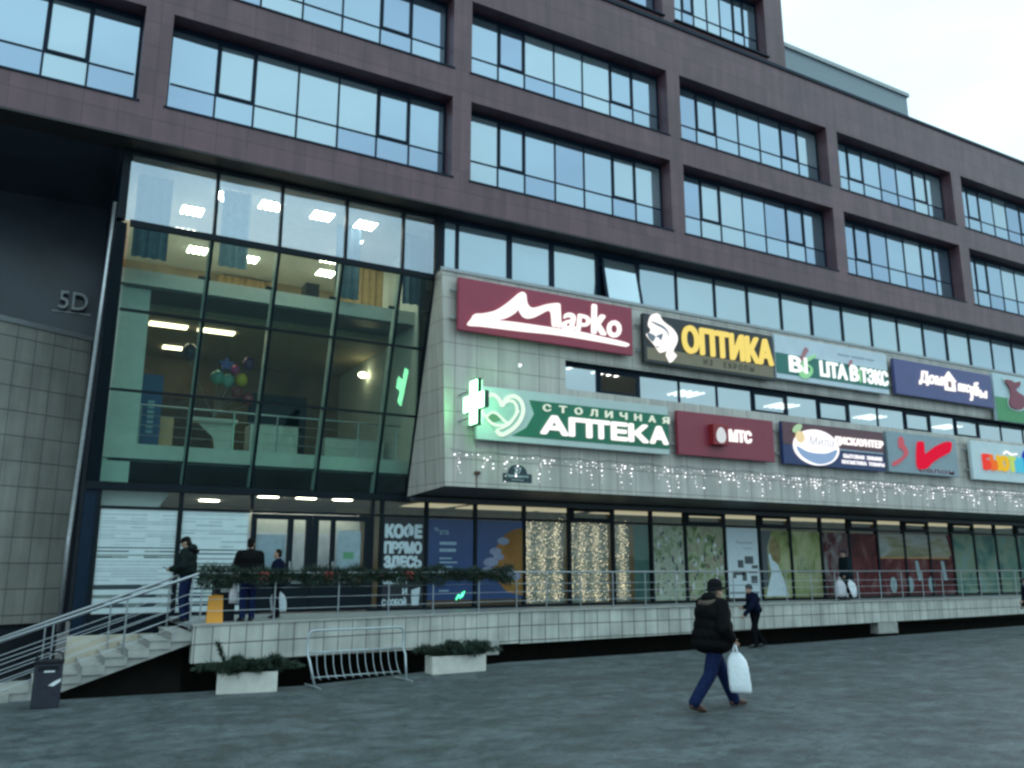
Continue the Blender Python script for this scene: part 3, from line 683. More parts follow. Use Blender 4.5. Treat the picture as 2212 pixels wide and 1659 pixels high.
mb = MB(); mb.box(10.2, 10.75, 19.75, 20.1, -.55, -.2); mb.build('support_block', M['concrete'], parent=ter); mb = MB(); mb.box(25.6, 26.6, 20.02, 20.35, -.6, -.2); mb.build('support_block', M['concrete'], parent=ter)
mb = MB(); mb.box(TX0, 48, 21.6, 21.94, -1.9, .4); mb.box(TX0, 48, 20.3, 21.6, -.3, -.1); mb.prism([(TX0 - .01, 19.2, .08), (TX0 - .01, 19.2, -1.9), (.62, 19.2, -1.9), (.62, 19.2, -.76)], (0, .05, 0)); mb.build('underside_and_shade_sheet', M['soil'], parent=ter)  # the slanted black sheet below the stair flight stands in for shade

st = thing('staircase', 'pale concrete stairs descending left from the terrace beside the glass bay', 'stairs', (1.5, 19, -.6))
mb = MB(); SX, SY0, SY1, TR, RI = 3.07, 18.3, 20.1, .38, .135
for k in range(8):
    x1 = SX - TR * k; x0 = x1 - TR; zt = TZ - RI * (k + 1)
    mb.box(x0, x1 - .002, SY0 + .02 * (k % 2), SY1, zt - .16, zt)
    mb.box(x0 - .03, x0 + .32, SY0 - .004, SY1, zt, zt + .02)
mb.prism([(SX, SY0 + .05, .34), (SX, SY0 + .05, .13), (.55, SY0 + .05, -.74), (-.05, SY0 + .05, -.74)], (0, SY1 - SY0 - .1, 0))
mb.build('step_flight', M['concrete'], parent=st)
mb = MB(); mb.box(-1.6, SX - TR * 8, SY0 - .1, SY1, -.95, -.60); mb.build('bottom_landing', M['concrete'], parent=st)
mb = MB(); mb.box(.95, 2.6, SY1 + .003, SY1 + .25, -.9, .22); mb.build('cheek_wall', mat('beige_render', (.5, .45, .36), .8, var=.12, scale=3), parent=st)

def stair_rail(y, xa, za, xb, zb, label, double=False):
    r = thing('stair_railing', label, 'railing', ((xa + xb) / 2, y, min(za, zb) - 1), group='stair railings')
    L = lambda t, o=0: (xa + (xb - xa) * t, y, za + (zb - za) * t + o)
    t = MB(); t.tube([(xa + .12, y, za + .03), L(0), L(1)], .03, 10); t.build('handrail', M['steel'], parent=r, smooth=True)
    if double: t = MB(); t.tube([L(.01, -.1), L(1, -.1)], .02, 10); t.build('lower_handrail', M['steel'], parent=r, smooth=True)
    for o in (-.34, -.52, -.70, -.88): MB().tube([L(0, o), L(1, o)], .006, 6).build('rod', M['steel'], parent=r)
    for t_ in (.02, .28, .55, .82):
        a = L(t_, -1.05); b = L(t_, -.02); MB().tube([a, b], .017, 8).build('post', M['steel'], parent=r)
stair_rail(18.34, 3.1, 1.47, -1.4, -.12, 'stainless stair railing on the near side of the concrete stairs')
stair_rail(20.0, 2.9, 1.40, -1.4, -.19, 'stainless stair railing on the far side of the concrete stairs')

tr = thing('terrace_railing', 'long thin stainless railing along the terrace front edge', 'railing', (20, 20.1, TZ))
line = [(3.12, tf(3.12) + .1), (11.5, 20.1), (48, 20.1)]
t = MB(); t.tube([(x, y, 1.48) for x, y in line], .024, 10); t.build('handrail', M['steel'], parent=tr, smooth=True)
for z in (.74, .97, 1.18):
    pts = [(x, y, z) for x, y in line]
    MB().tube(pts, .006, 6).build('rod', M['steel'], parent=tr)
px = [3.2, 4.75, 6.25, 7.55, 8.8, 10.2, 11.45, 12.4, 13.5, 14.6, 15.75] + [16.88 + 1.14 * i for i in range(22)]
for x in px: MB().tube([(x, tf(x) + .1, .40), (x, tf(x) + .1, 1.47)], .017, 8).build('post', M['steel'], parent=tr)

# ---------------------------------------------------------------- fir garland on the railing
G = {k: mat(k, c, .7, var=.35, scale=20) for k, c in (('fir_needles', (.014, .030, .018)), ('fir_needles_pale', (.03, .06, .036)))}
def needles(mb, p, d, L, wd, rnd, mi=0):
    d = Vector(d).normalized(); x = d.cross(Vector((rnd.uniform(-1, 1), rnd.uniform(-1, 1), rnd.uniform(-1, 1)))).normalized()
    p = Vector(p); mb.add([p - x * wd, p + x * wd, p + d * L], [(0, 1, 2)], mi)
gar = thing('garland', 'dark green fir garland with red bows wound along the terrace handrail', 'garland', (7.3, 19.2, 1.48))
mb = MB(); rnd = random.Random(21); x = 3.15; cm = MB()
core = [(x_, tf(x_) + .1 + rnd.uniform(-.04, .04), 1.43 + rnd.uniform(-.06, .03)) for x_ in [3.15 + .15 * i for i in range(54)]]
cm.tube(core, .05, 6)
for i in range(15000):
    t = rnd.random() ** 1 * 8.2; x_ = 3.1 + t; y_ = tf(x_) + .1
    lump = .135 + .085 * math.sin(t * 4.1) * math.sin(t * 1.7 + 1) + .03 * math.sin(t * 11)
    a = rnd.uniform(0, 2 * math.pi); rr = abs(lump) * math.sqrt(rnd.random())
    p = Vector((x_, y_ + rr * math.cos(a), 1.42 + rr * math.sin(a)))
    needles(mb, p, (rnd.uniform(-.9, .9), math.cos(a) + rnd.uniform(-.5, .5), math.sin(a) + rnd.uniform(-.5, .5)), rnd.uniform(.07, .17), .009, rnd, 0 if rnd.random() < .7 else 1)
mb.build('needles', list(G.values()), parent=gar); cm.build('core', G['fir_needles'], parent=gar)
red = mat('red_ribbon', (.20, .025, .02), .6)
for x_ in (4.45, 5.95, 8.05):
    b = MB(); y_ = tf(x_) - .03
    for s_ in (-1, 1):
        b.ell((x_ + s_ * .06, y_, 1.47), (.06, .025, .04), 0, 10, 6, Euler((0, s_ * .5, 0))); b.prism([(x_, y_, 1.46), (x_ + s_ * .05, y_, 1.33), (x_ + s_ * .09, y_, 1.35)], (0, .01, 0))
    b.build('bow', red, parent=gar)
ball = mat('red_bauble', (.07, .012, .012), .3)
for i in range(14):
    x_ = 3.3 + .57 * i; b = MB(); b.ell((x_, tf(x_) - .02, 1.36 + .05 * (i % 3)), .03); b.build('bauble', ball, parent=gar, smooth=True)

# ---------------------------------------------------------------- planters with fir branches
def fir_bunch(base, w_, d_, h_, seed, spike, label):
    rnd = random.Random(seed); mb = MB(); wood = MB()
    for b in range(44):
        x0 = base.x + rnd.uniform(-w_, w_) * .45; y0 = base.y + rnd.uniform(-d_, d_) * .3
        a = rnd.uniform(0, 2 * math.pi); out = rnd.uniform(.2, .5); up = rnd.uniform(.12, .42)
        if b < 10: a = rnd.uniform(-.5, .5) + (0 if b % 2 else math.pi); out = .5; up = rnd.uniform(.15, .36)
        if b > 26: a = rnd.uniform(math.pi * 1.2, math.pi * 1.8)
        pts = []; N = 8
        tall = spike and b == 11
        for k in range(N + 1):
            t = k / N; r = out * t
            z = base.z + up * (1.9 * t - 1.25 * t * t * (1.2 if b < 10 else 1.0))
            if tall: r = .22 * t; z = base.z + spike * t; a = math.pi * .93
            pts.append(Vector((x0 + r * math.cos(a), y0 + r * math.sin(a) * .7, z)))
        wood.tube(pts, .006, 5)
        for k in range(230 if not tall else 330):
            t = rnd.uniform(.02 if not tall else .1, 1); i = min(int(t * N), N - 1); p = pts[i].lerp(pts[i + 1], t * N - i)
            dd = (pts[i + 1] - pts[i]).normalized()
            sp = .055 * (1 - .55 * t) if tall else .12
            off = Vector((rnd.gauss(0, 1), rnd.gauss(0, 1), rnd.gauss(0, .5))).normalized() * sp * rnd.random()
            needles(mb, p + off * .6, dd * .9 + off.normalized() * .9, rnd.uniform(.05, .11), .009, rnd, 0 if rnd.random() < .6 else 1)
    r = thing('fir_branches', label, 'branches', tuple(base))
    mb.build('needles', list(G.values()), parent=r); wood.build('twigs', mat('fir_twig', (.05, .035, .02), .8), parent=r)
def planter(pl, pr, dep, h, label, flabel, seed, spike):
    a, b = Vector(pl), Vector(pr); d = (b - a); d.z = 0; L = d.length; ang = math.atan2(d.y, d.x)
    c = (a + b) / 2; up = Vector((-d.y, d.x, 0)).normalized(); c += up * dep / 2; z = gz(c.x, c.y)
    t = thing('planter_box', label, 'planter', (c.x, c.y, z), ang, 'white planter boxes on the paving')
    mb = MB(); hw, hd = L / 2, dep / 2
    for (x0, x1, y0, y1) in ((-hw, hw, -hd, -hd + .05), (-hw, hw, hd - .05, hd), (-hw, -hw + .05, -hd + .05, hd - .05), (hw - .05, hw, -hd + .05, hd - .05)): mb.box(x0, x1, y0, y1, 0, h)
    mb.build('box', mat('white_concrete', (.62, .6, .54), .7, var=.1, scale=7, bump=.1), parent=t, local=True, bevel=.008)
    s = MB(); s.box(-hw + .05, hw - .05, -hd + .05, hd - .05, .02, h - .05); s.build('soil', M['soil'], parent=t, local=True)
    fir_bunch(Vector((c.x, c.y, z + h - .03)), L, dep, .25, seed, spike, flabel)
planter(onG(466, 1501), onG(598, 1494), .38, .37, 'white concrete planter box left of the bike rack', 'dark fir branches with one tall upright spray in the left planter', 5, .55)
planter(onG(934, 1458), onG(1050, 1449), .38, .37, 'white concrete planter box right of the bike rack', 'low dark fir branches drooping over the right planter', 8, 0)

# ---------------------------------------------------------------- bicycle rack
A, B = onG(676, 1488), onG(882, 1470)
rk = thing('bicycle_rack', 'tubular grey steel bicycle rack with a rounded top frame between the planters', 'bike rack', ((A.x + B.x) / 2, (A.y + B.y) / 2, gz((A.x + B.x) / 2, (A.y + B.y) / 2)))
dx = (B - A); dx.z = 0; Lr = dx.length; ux = dx.normalized(); uy = Vector((-ux.y, ux.x, 0)); zg = gz((A.x + B.x) / 2, (A.y + B.y) / 2)
def rp(s_, b, z): p = A + ux * s_ * Lr; return Vector((p.x, p.y, zg + z)) + uy * b
H = 1.03
fr_ = [rp(.02, 0, 0), rp(-.01, .2, .5), rp(-.012, .3, .60), rp(-.012, .3, H - .14)] + [rp(-.012 + .05 * (1 - math.cos(a)), .3, H - .14 + .14 * math.sin(a)) for a in (.4, .8, 1.2)] + [rp(.05, .3, H), rp(.95, .3, H)] + \
      [rp(1.012 - .05 * (1 - math.cos(a)), .3, H - .14 + .14 * math.sin(a)) for a in (1.2, .8, .4)] + [rp(1.012, .3, H - .14), rp(1.012, .3, .60), rp(1.01, .2, .5), rp(.98, 0, 0)]
t = MB(); t.tube(fr_, .022, 10); t.build('frame', M['pole'], parent=rk, smooth=True)
t = MB(); t.tube([rp(-.01, .3, .62), rp(1.01, .3, .62)], .018, 8); t.tube([rp(.03, .28, .16), rp(.97, .28, .16)], .012, 8); t.build('crossbar', M['pole'], parent=rk, smooth=True)
for k in range(11):
    s_ = .08 + .84 * k / 10
    loop = curve([rp(s_, .3, .62), rp(s_ - .012, .2, .4), rp(s_ - .018, .08, .24), rp(s_ - .01, .02, .17), rp(s_ + .012, .08, .13), rp(s_ + .02, .28, .16)], 4)
    MB().tube(loop, .0065, 6).build('hoop', M['pole'], parent=rk, smooth=True)
for s_ in (.02, .98): MB().tube([rp(s_, -.25, .02), rp(s_, .5, .02)], .02, 8).build('foot', M['pole'], parent=rk)

# ---------------------------------------------------------------- bins and floor sign
p = onG(97, 1531)
bn = thing('litter_bin', 'tall dark navy litter bin with torn white stickers at the foot of the stairs', 'bin', (p.x, p.y + .18, gz(p.x, p.y)), R(-4))
mb = MB(); mb.box(-.21, .21, -.18, .18, 0, .70); mb.build('body', mat('navy_metal', (.016, .018, .032), .45, var=.25, scale=8), parent=bn, local=True, bevel=.015)
mb = MB(); mb.prism([(-.22, -.19, .702), (.22, -.19, .702), (.22, .19, .702), (-.22, .19, .702)], (0, 0, .05)); mb.box(-.15, .15, -.192, -.18, .6, .68); mb.build('lid', M['black'], parent=bn, local=True, bevel=.01)
mb = MB(); mb.poly([(-.06, -.184, .57), (.1, -.184, .575), (.1, -.184, .64), (.02, -.184, .635), (-.05, -.184, .63)]); mb.poly([(.02, -.184, .36), (.1, -.184, .35), (.2, -.184, .42), (.2, -.184, .47), (.1, -.184, .42)]); mb.build('torn_sticker', mat('paper_white', (.75, .78, .8), .7), parent=bn, local=True)
mb = MB(); mb.tube(curve([(-.2, 0, .75), (-.15, 0, .87), (.15, 0, .87), (.2, 0, .75)], 6), .012, 8); mb.build('handle', M['black'], parent=bn, local=True)
p = onZ(472, 1338, TZ)
b2 = thing('litter_bin', 'small black litter bin with a pale label standing on the terrace behind the orange board', 'bin', (3.86, 19.55, TZ))
mb = MB(); mb.box(-.22, .22, -.18, .18, 0, .8); mb.build('body', M['black'], parent=b2, local=True, bevel=.015)
mb = MB(); mb.box(-.24, .24, -.2, .2, .80, .86); mb.build('lid', M['black'], parent=b2, local=True, bevel=.01)
mb = MB(); mb.box(-.1, .1, -.184, -.181, .6, .68); mb.build('label', M['metalgrey'], parent=b2, local=True)
fs = thing('floor_sign', 'orange folding wet floor board standing at the head of the stairs', 'floor sign', (3.55, 18.75, TZ), R(-8))
for s_ in (-1, 1):
    mb = MB(); mb.prism([(-.16, s_ * .16, 0), (.16, s_ * .16, 0), (.14, s_ * .02, .56), (-.14, s_ * .02, .56)], (0, .012 * s_, 0)); mb.build('panel', M['orange'], parent=fs, local=True)
mb = MB(); mb.box(-.05, .05, -.03, .03, .50, .58); mb.build('handle', mat('orange_dark', (.3, .12, .01), .5), parent=fs, local=True)
mb = MB(); mb.add([(-.06, -.092, .3), (.06, -.092, .3), (0, -.07, .4)], [(0, 1, 2)]); mb.build('warning_mark', mat('dull_orange_print', (.5, .22, .02), .5), parent=fs, local=True)

# ================================================================ SIGNS ON THE GREY WALL
SY = 19.62                                                    # face of the sign boxes
lit = glow('lit_white_acrylic', (1, .97, .95), 1.25)
lity = glow('lit_yellow_acrylic', (1, .80, .22), .95)
def reg(x0, y0, wsrc, wz): k = wsrc / wz; return lambda x, y, Y=SY: onY((x0 + x * k) / S, (y0 + y * k) / S, Y)
def sign(label, x0, x1, z0, z1, m, name='shop_sign', mats=None):
    s = thing(name, label, 'sign', ((x0 + x1) / 2, YF, z0), group='shop signs on the grey wall')
    mb = MB(); mb.box(x0, x1, SY, SY + .14, z0, z1); mb.build('board', m, parent=s, bevel=.012)
    mb = MB()
    for z in (z0 + .25 * (z1 - z0), z0 + .78 * (z1 - z0)):
        mb.box(x0 - .16, x1 + .16, SY + .16, SY + .22, z - .025, z + .025)
        for x in (x0 + .3, x1 - .3): mb.box(x - .04, x + .04, SY + .222, YF, z - .03, z + .03)
    mb.box(x0 + .1, x0 + .16, SY + .142, SY + .16, z0 + .05, z1 - .05); mb.box(x1 - .16, x1 - .1, SY + .142, SY + .16, z0 + .05, z1 - .05)
    mb.build('bracket', M['metalgrey'], parent=s)
    return s
def pbox(s, x0, x1, z0, z1, m, y=SY, th=.012, name='panel'): mb = MB(); mb.box(x0, x1, y - th, y - .001, z0, z1); return mb.build(name, m, parent=s)
def shape(s, f, pts, m, name, th=.05, smooth=4, y=SY):
    P = [f(x, y_, y) for x, y_ in pts]
    if smooth: P = curve(P, smooth, True)
    mb = MB(); mb.prism(P, (0, -th, 0)); return mb.build(name, m, parent=s)
paint = lambda n, c, r=.4: mat(n, c, r, var=.05, scale=2)

# -- upper row, 1: crimson board, mountain-like script
s = sign('wide crimson board with white backlit script whose first letter spreads into a long ridge', 9.43, 15.2, 7.77, 9.24, paint('crimson_panel', (.33, .035, .07)))
f = reg(1780, 1080, 780, 2212)
shape(s, f, [(252, 627), (290, 560), (330, 505), (420, 498), (560, 465), (680, 392), (770, 320), (830, 268), (872, 254), (908, 282), (916, 340), (930, 395), (968, 432), (1030, 428), (1120, 400), (1210, 384), (1288, 385), (1300, 440), (1306, 560), (1312, 652), (1262, 645), (1214, 638), (1205, 560), (1197, 490), (1172, 462), (1110, 488), (1020, 535), (940, 552), (880, 530), (842, 475), (826, 448), (790, 490), (720, 535), (650, 560), (575, 572), (800, 598), (1210, 658), (1500, 700), (1760, 758), (2000, 815), (2078, 846), (2066, 866), (2030, 868), (1800, 826), (1500, 775), (1200, 732), (900, 702), (600, 666), (400, 642)], lit, 'lettering', .06, 3)
a = f(1318, 600); b = f(1990, 700)
text('a', f(1318, 560).x, f(1478, 600).x, f(1400, 684).z, f(1400, 486).z, SY, lit, s, bold=.03, depth=.05, shear=.25)
text('p', f(1482, 560).x, f(1645, 600).x, f(1520, 696).z, f(1560, 508).z, SY, lit, s, bold=.03, depth=.05, shear=.1)
text('k', f(1652, 560).x, f(1820, 600).x, f(1750, 735).z, f(1710, 395).z, SY, lit, s, bold=.035, depth=.05, shear=.05)
text('o', f(1830, 560).x, f(1992, 600).x, f(1910, 768).z, f(1920, 575).z, SY, lit, s, bold=.035, depth=.05, shear=.15)

# -- 2: black board, yellow letters, tan strip
s = sign('black board with yellow lit letters, white lit woman profile and tan strip below', 15.62, 21.04, 7.63, 9.16, paint('black_panel', (.02, .024, .03)))
pbox(s, 15.72, 20.98, 7.72, 8.10, paint('tan_strip', (.24, .19, .12)))
text('ОПТИКА', 17.10, 20.96, 8.10, 9.0, SY, lity, s, bold=.028, depth=.08)
text('ИЗ   ЕВРОПЫ', 17.95, 20.1, 7.82, 8.0, SY - .011, paint('brown_print', (.08, .06, .035)), s, bold=.01, depth=.01, spacing=1.5)
f = reg(2540, 1220, 600, 2212)
shape(s, f, [(205, 330), (190, 280), (215, 180), (255, 140), (305, 130), (350, 165), (382, 230), (450, 290), (530, 350), (590, 430), (610, 510), (590, 590), (560, 645), (548, 700), (595, 748), (560, 805), (510, 852), (478, 800), (452, 740), (470, 665), (440, 685), (365, 706), (318, 655), (290, 600), (250, 552), (195, 490), (163, 430), (212, 402), (226, 360)], lit, 'face_emblem', .07, 3)
gp = paint('grey_lens', (.25, .25, .30))
shape(s, f, [(180, 425), (215, 412), (298, 462), (280, 525), (255, 540), (205, 490)], gp, 'lens', .01, 3, SY - .071); shape(s, f, [(305, 462), (405, 420), (402, 470), (380, 522), (345, 480)], gp, 'lens', .01, 3, SY - .071)
shape(s, f, [(225, 235), (300, 290), (400, 340), (470, 400), (500, 480), (490, 400), (430, 320), (330, 270)], gp, 'hair_line', .01, 3, SY - .071); shape(s, f, [(300, 612), (365, 606), (330, 635)], gp, 'mouth', .01, 0, SY - .071)

# -- 3: white and green board
s = sign('white board with a green band, white lit letters and a green leafy letter', 21.12, 26.8, 7.74, 9.24, paint('pale_blue_panel', (.60, .67, .74)))
pbox(s, 21.13, 26.79, 7.92, 8.62, paint('bottle_green', (.02, .17, .14)))
f = reg(3060, 1340, 520, 2212)
wl = glow('lit_cool_letter', (.92, 1, 1), 1.25)
zb = lambda x: 0
text('BI', 21.72, 22.55, 8.02, 8.58, SY - .012, wl, s, bold=.022, depth=.06)
text('LITA', 23.2, 24.55, 8.02, 8.58, SY - .012, wl, s, bold=.02, depth=.06)
text('B', 24.72, 25.15, 8.02, 8.60, SY - .012, wl, s, bold=.022, depth=.06)
text('ТЭКС', 25.28, 26.72, 8.02, 8.58, SY - .012, wl, s, bold=.02, depth=.06)
gg = glow('lit_green_letter', (.35, .85, .45), .8); rr = paint('rose_leaf', (.5, .18, .2))
mb = MB(); P = curve([f(850, 345), f(760, 400), (f(660, 450)), f(600, 560), f(610, 660), f(690, 700), f(770, 640), f(770, 560), f(700, 510)], 5)
mb.ribbon([p - Vector((0, .012, 0)) for p in P], [.05 + .14 * math.sin(math.pi * min(1, i / len(P) * 1.15)) for i in range(len(P))], (0, -.05, 0)); mb.build('leafy_letter', gg, parent=s)
mb = MB(); P = curve([f(585, 520), f(610, 420), f(655, 320), f(700, 240)], 4); mb.ribbon([p - Vector((0, .012, 0)) for p in P], [.06 + .1 * i / len(P) for i in range(len(P))], (0, -.05, 0)); mb.build('leaf_stroke', rr, parent=s)
mb = MB(); P = curve([f(1410, 530), f(1440, 480), f(1460, 440)], 3); mb.ribbon([p - Vector((0, .012, 0)) for p in P], .09, (0, -.05, 0)); mb.build('leaf_stroke', rr, parent=s)
mb = MB(); mb.box(25.2, 25.27, SY - .05, SY - .013, 8.02, 8.5); mb.build('letter_stem', gg, parent=s)
for x0, x1 in ((24.2, 24.8), (24.9, 25.6), (25.68, 26.1)): pbox(s, x0, x1, 8.90, 8.96, paint('faint_print', (.36, .44, .5)), name='small_print')

# -- 4: violet board, lit handwriting and a house
s = sign('violet blue board with white lit handwriting around a little house', 27.2, 33.15, 7.82, 9.16, paint('violet_panel', (.085, .09, .24)))
text('Дом', 28.55, 30.0, 8.3, 8.85, SY, lit, s, bold=.02, depth=.06, shear=.15)
text('пос', 30.9, 31.62, 8.28, 8.60, SY, lit, s, bold=.02, depth=.06, shear=.2)
text('у', 31.60, 31.9, 7.97, 8.56, SY, lit, s, bold=.03, depth=.06, shear=.2); text('δ', 31.9, 32.22, 8.2, 8.76, SY, lit, s, bold=.03, depth=.06, shear=.1); text('ы', 32.24, 32.72, 8.16, 8.46, SY, lit, s, bold=.02, depth=.06, shear=.1)
mb = MB(); mb.prism([(29.98, SY, 8.62), (30.38, SY, 9.0), (30.8, SY, 8.62)], (0, -.06, 0)); mb.box(30.08, 30.24, SY - .06, SY, 8.24, 8.62); mb.box(30.54, 30.7, SY - .06, SY, 8.24, 8.62); mb.box(30.24, 30.54, SY - .06, SY, 8.24, 8.36); mb.build('house_emblem', lit, parent=s)
mb = MB(); mb.ell((30.39, SY - .01, 8.49), (.09, .02, .1)); mb.build('red_dot', paint('dull_red_dot', (.3, .1, .1)), parent=s)

# -- 5: white over green board with a crimson letter
s = sign('board white above and green below with a crimson fruit shaped letter, at the right edge', 33.3, 38.6, 7.35, 9.3, paint('pale_cyan_panel', (.52, .64, .68)))
pbox(s, 33.31, 38.59, 7.36, 8.32, paint('leaf_green', (.06, .30, .11)))
f = reg(3500, 1420, 596, 2212)
B0 = [(1925, 370), (2010, 380), (2060, 412), (2140, 398), (2135, 465), (2075, 512), (2120, 560), (2190, 605), (2230, 690), (2190, 790), (2100, 808), (2010, 768), (1985, 680), (2005, 600), (1985, 500), (1945, 430)]
cx_, cy_ = 2080, 600
shape(s, f, [(cx_ + (x - cx_) * 1.22, cy_ + (y - cy_) * 1.13) for x, y in B0], paint('cream_outline', (.6, .68, .66)), 'letter_outline', .02, 3, SY - .013)
shape(s, f, B0, paint('crimson_letter', (.24, .03, .06)), 'fruit_letter', .05, 3, SY - .034)

# -- lower row: pharmacy
s = sign('wide green and white pharmacy board with large white lit letters and a heart outline', 10.0, 16.45, 4.88, 6.32, paint('mint_white_panel', (.50, .58, .56)))
dg = paint('pharmacy_green', (.008, .16, .085))
f = reg(1800, 1500, 900, 2212)
mb = MB(); mb.prism([(11.05, SY - .001, 5.05), (16.43, SY - .001, 5.05), (16.43, SY - .001, 6.07), (11.6, SY - .001, 6.07), (11.75, SY - .001, 5.7), (11.5, SY - .001, 5.3)], (0, -.012, 0)); mb.build('panel', dg, parent=s)
mb = MB(); mb.prism(curve([f(x, y, SY - .001) for x, y in [(330, 300), (375, 225), (425, 190), (475, 225), (515, 300), (560, 225), (620, 205), (690, 250), (715, 340), (690, 440), (620, 520), (510, 590), (420, 520), (350, 420)]], 4, True), (0, -.014, 0)); mb.build('heart_field', paint('heart_field', (.42, .55, .50)), parent=s)
hl = glow('lit_mint_outline', (.75, 1, .78), 1.15)
mb = MB()
for pts, wd in (([(365, 212), (425, 195), (480, 240), (512, 300), (548, 240), (620, 208), (690, 250), (718, 340), (690, 440), (620, 525), (510, 588), (452, 545)], .1), ([(512, 300), (560, 262), (620, 262), (655, 320), (640, 400), (580, 470), (500, 500), (400, 470), (330, 380), (312, 330)], .07), ([(345, 425), (400, 372), (450, 375), (500, 420), (560, 470), (600, 462)], .06), ([(452, 545), (560, 500), (620, 440), (675, 350)], .045)):
    P = curve([f(x, y, SY - .016) for x, y in pts], 5); mb.ribbon(P, wd, (0, -.03, 0))
mb.build('heart_outline', hl, parent=s)
shape(s, f, [(345, 430), (400, 385), (450, 390), (500, 430), (450, 462), (390, 460)], glow('lit_green_leaf', (.25, .8, .4), .5), 'leaf', .012, 4, SY - .016)
for i, ch in enumerate('СТОЛИЧНАЯ'):
    x = 12.02 + i * .522; text(ch, x, x + .25, 5.80, 6.0, SY - .013, glow('lit_pale_letter', (.85, 1, .85), .85) if i == 0 else bpy.data.materials['lit_pale_letter'], s, bold=.02, depth=.05)
xs = [(11.93, 12.82), (12.86, 13.62), (13.64, 14.24), (14.3, 14.86), (14.92, 15.62), (15.70, 16.36)]
for ch, (x0, x1) in zip('АПТЕКА', xs): text(ch, x0, x1, 5.16, 5.70, SY - .013, lit, s, bold=.042, depth=.07)

# -- projecting pharmacy cross, lit on both faces
cs = thing('pharmacy_cross', 'white and green lit pharmacy cross projecting from the wall corner', 'cross sign', (9.6, 18.95, 5.1))
cc = Vector((9.55, 18.92, 5.70)); A_, W_ = .57, .2
def cross(x, k, xo, m, name):
    a, w_ = A_ * k, W_ * k
    out_ = [(-w_, a), (w_, a), (w_, w_), (a, w_), (a, -w_), (w_, -w_), (w_, -a), (-w_, -a), (-w_, -w_), (-a, -w_), (-a, w_), (-w_, w_)]
    mb = MB(); mb.prism([(x, cc.y + p, cc.z + q) for p, q in out_], (xo, 0, 0)); return mb.build(name, m, parent=cs)
cross(9.55, 1.05, .12, paint('dark_green_case', (.01, .06, .035)), 'case')
cross(9.549, .98, -.012, glow('lit_green_white', (.30, 1, .45), 13.0), 'lit_face'); cross(9.671, .98, .012, bpy.data.materials['lit_green_white'], 'lit_face')
mb = MB()
for z in (5.35, 6.05): mb.box(9.59, 9.63, 19.3, YF, z - .02, z + .02)
mb.build('bracket', M['metalgrey'], parent=cs)

# -- telecom
s = sign('plain crimson board with a red cube bearing a white egg and three white letters', 16.8, 20.8, 4.92, 6.26, paint('brick_crimson_panel', (.27, .035, .06)))
mb = MB(); mb.box(18.02, 18.62, SY - .22, SY - .002, 5.28, 5.92); mb.build('cube', paint('signal_red', (.28, .015, .02)), parent=s, bevel=.01)
mb = MB(); mb.prism([(18.32 + .19 * math.cos(a) * (1 - .15 * math.sin(a)), SY - .221, 5.58 + .245 * math.sin(a)) for a in [i * math.pi / 12 for i in range(24)]], (0, -.02, 0)); mb.build('egg', glow('lit_egg', (.9, .97, 1), .75), parent=s)
text('МТС', 18.84, 19.78, 5.44, 5.84, SY, lit, s, bold=.035, depth=.06)

# -- household goods discounter
s = sign('board maroon above, navy below, with round white emblem and white lit words', 21.2, 26.2, 4.9, 6.3, paint('navy_panel', (.02, .04, .14)))
pbox(s, 21.21, 26.19, 5.55, 6.29, paint('maroon_panel', (.13, .045, .06)))
mb = MB(); mb.prism([(22.72 + 1.08 * math.cos(a), SY - .013, 5.52 + .6 * math.sin(a)) for a in [i * math.pi / 20 for i in range(40)]], (0, -.05, 0)); mb.build('round_emblem', glow('lit_emblem', (.98, .98, 1), 1.25), parent=s)
mb = MB(); mb.prism(curve([(21.75, SY - .064, 5.5), (22.3, SY - .064, 5.34), (23.1, SY - .064, 5.34), (23.68, SY - .064, 5.5), (23.4, SY - .064, 5.12), (22.72, SY - .064, 4.96), (22.0, SY - .064, 5.16)], 4, True), (0, -.01, 0)); mb.build('blue_wave', glow('lit_blue_wave', (.35, .55, .85), .75), parent=s)
mb = MB(); mb.ell((21.95, SY - .065, 5.82), (.22, .02, .2)); mb.build('yellow_flower', glow('lit_yellow', (1, .85, .5), .85), parent=s); mb = MB(); mb.ell((21.85, SY - .06, 6.1), (.26, .02, .12), rot=Euler((0, -.5, 0))); mb.build('green_leaf', glow('lit_leaf', (.5, .8, .5), .8), parent=s)
gr = glow('pale_script', (.62, .66, .75), .9)
text('Мила', 22.35, 23.55, 5.58, 5.88, SY - .064, gr, s, bold=.0, depth=.01, shear=.2)
text('ДИСКАУНТЕР', 23.62, 26.12, 5.66, 5.98, SY - .013, lit, s, bold=.02, depth=.05)
pbox(s, 23.7, 26.1, 5.50, 5.56, paint('silver_line', (.35, .38, .45)), SY - .013, .01)
ls = glow('lit_small_words', (.95, .95, 1), 1.1)
text('БЫТОВАЯ  ХИМИЯ', 24.05, 26.02, 5.26, 5.40, SY, ls, s, bold=.03, depth=.03); text('КОСМЕТИКА  ТОВАРЫ', 23.95, 26.12, 5.06, 5.19, SY, ls, s, bold=.03, depth=.03)

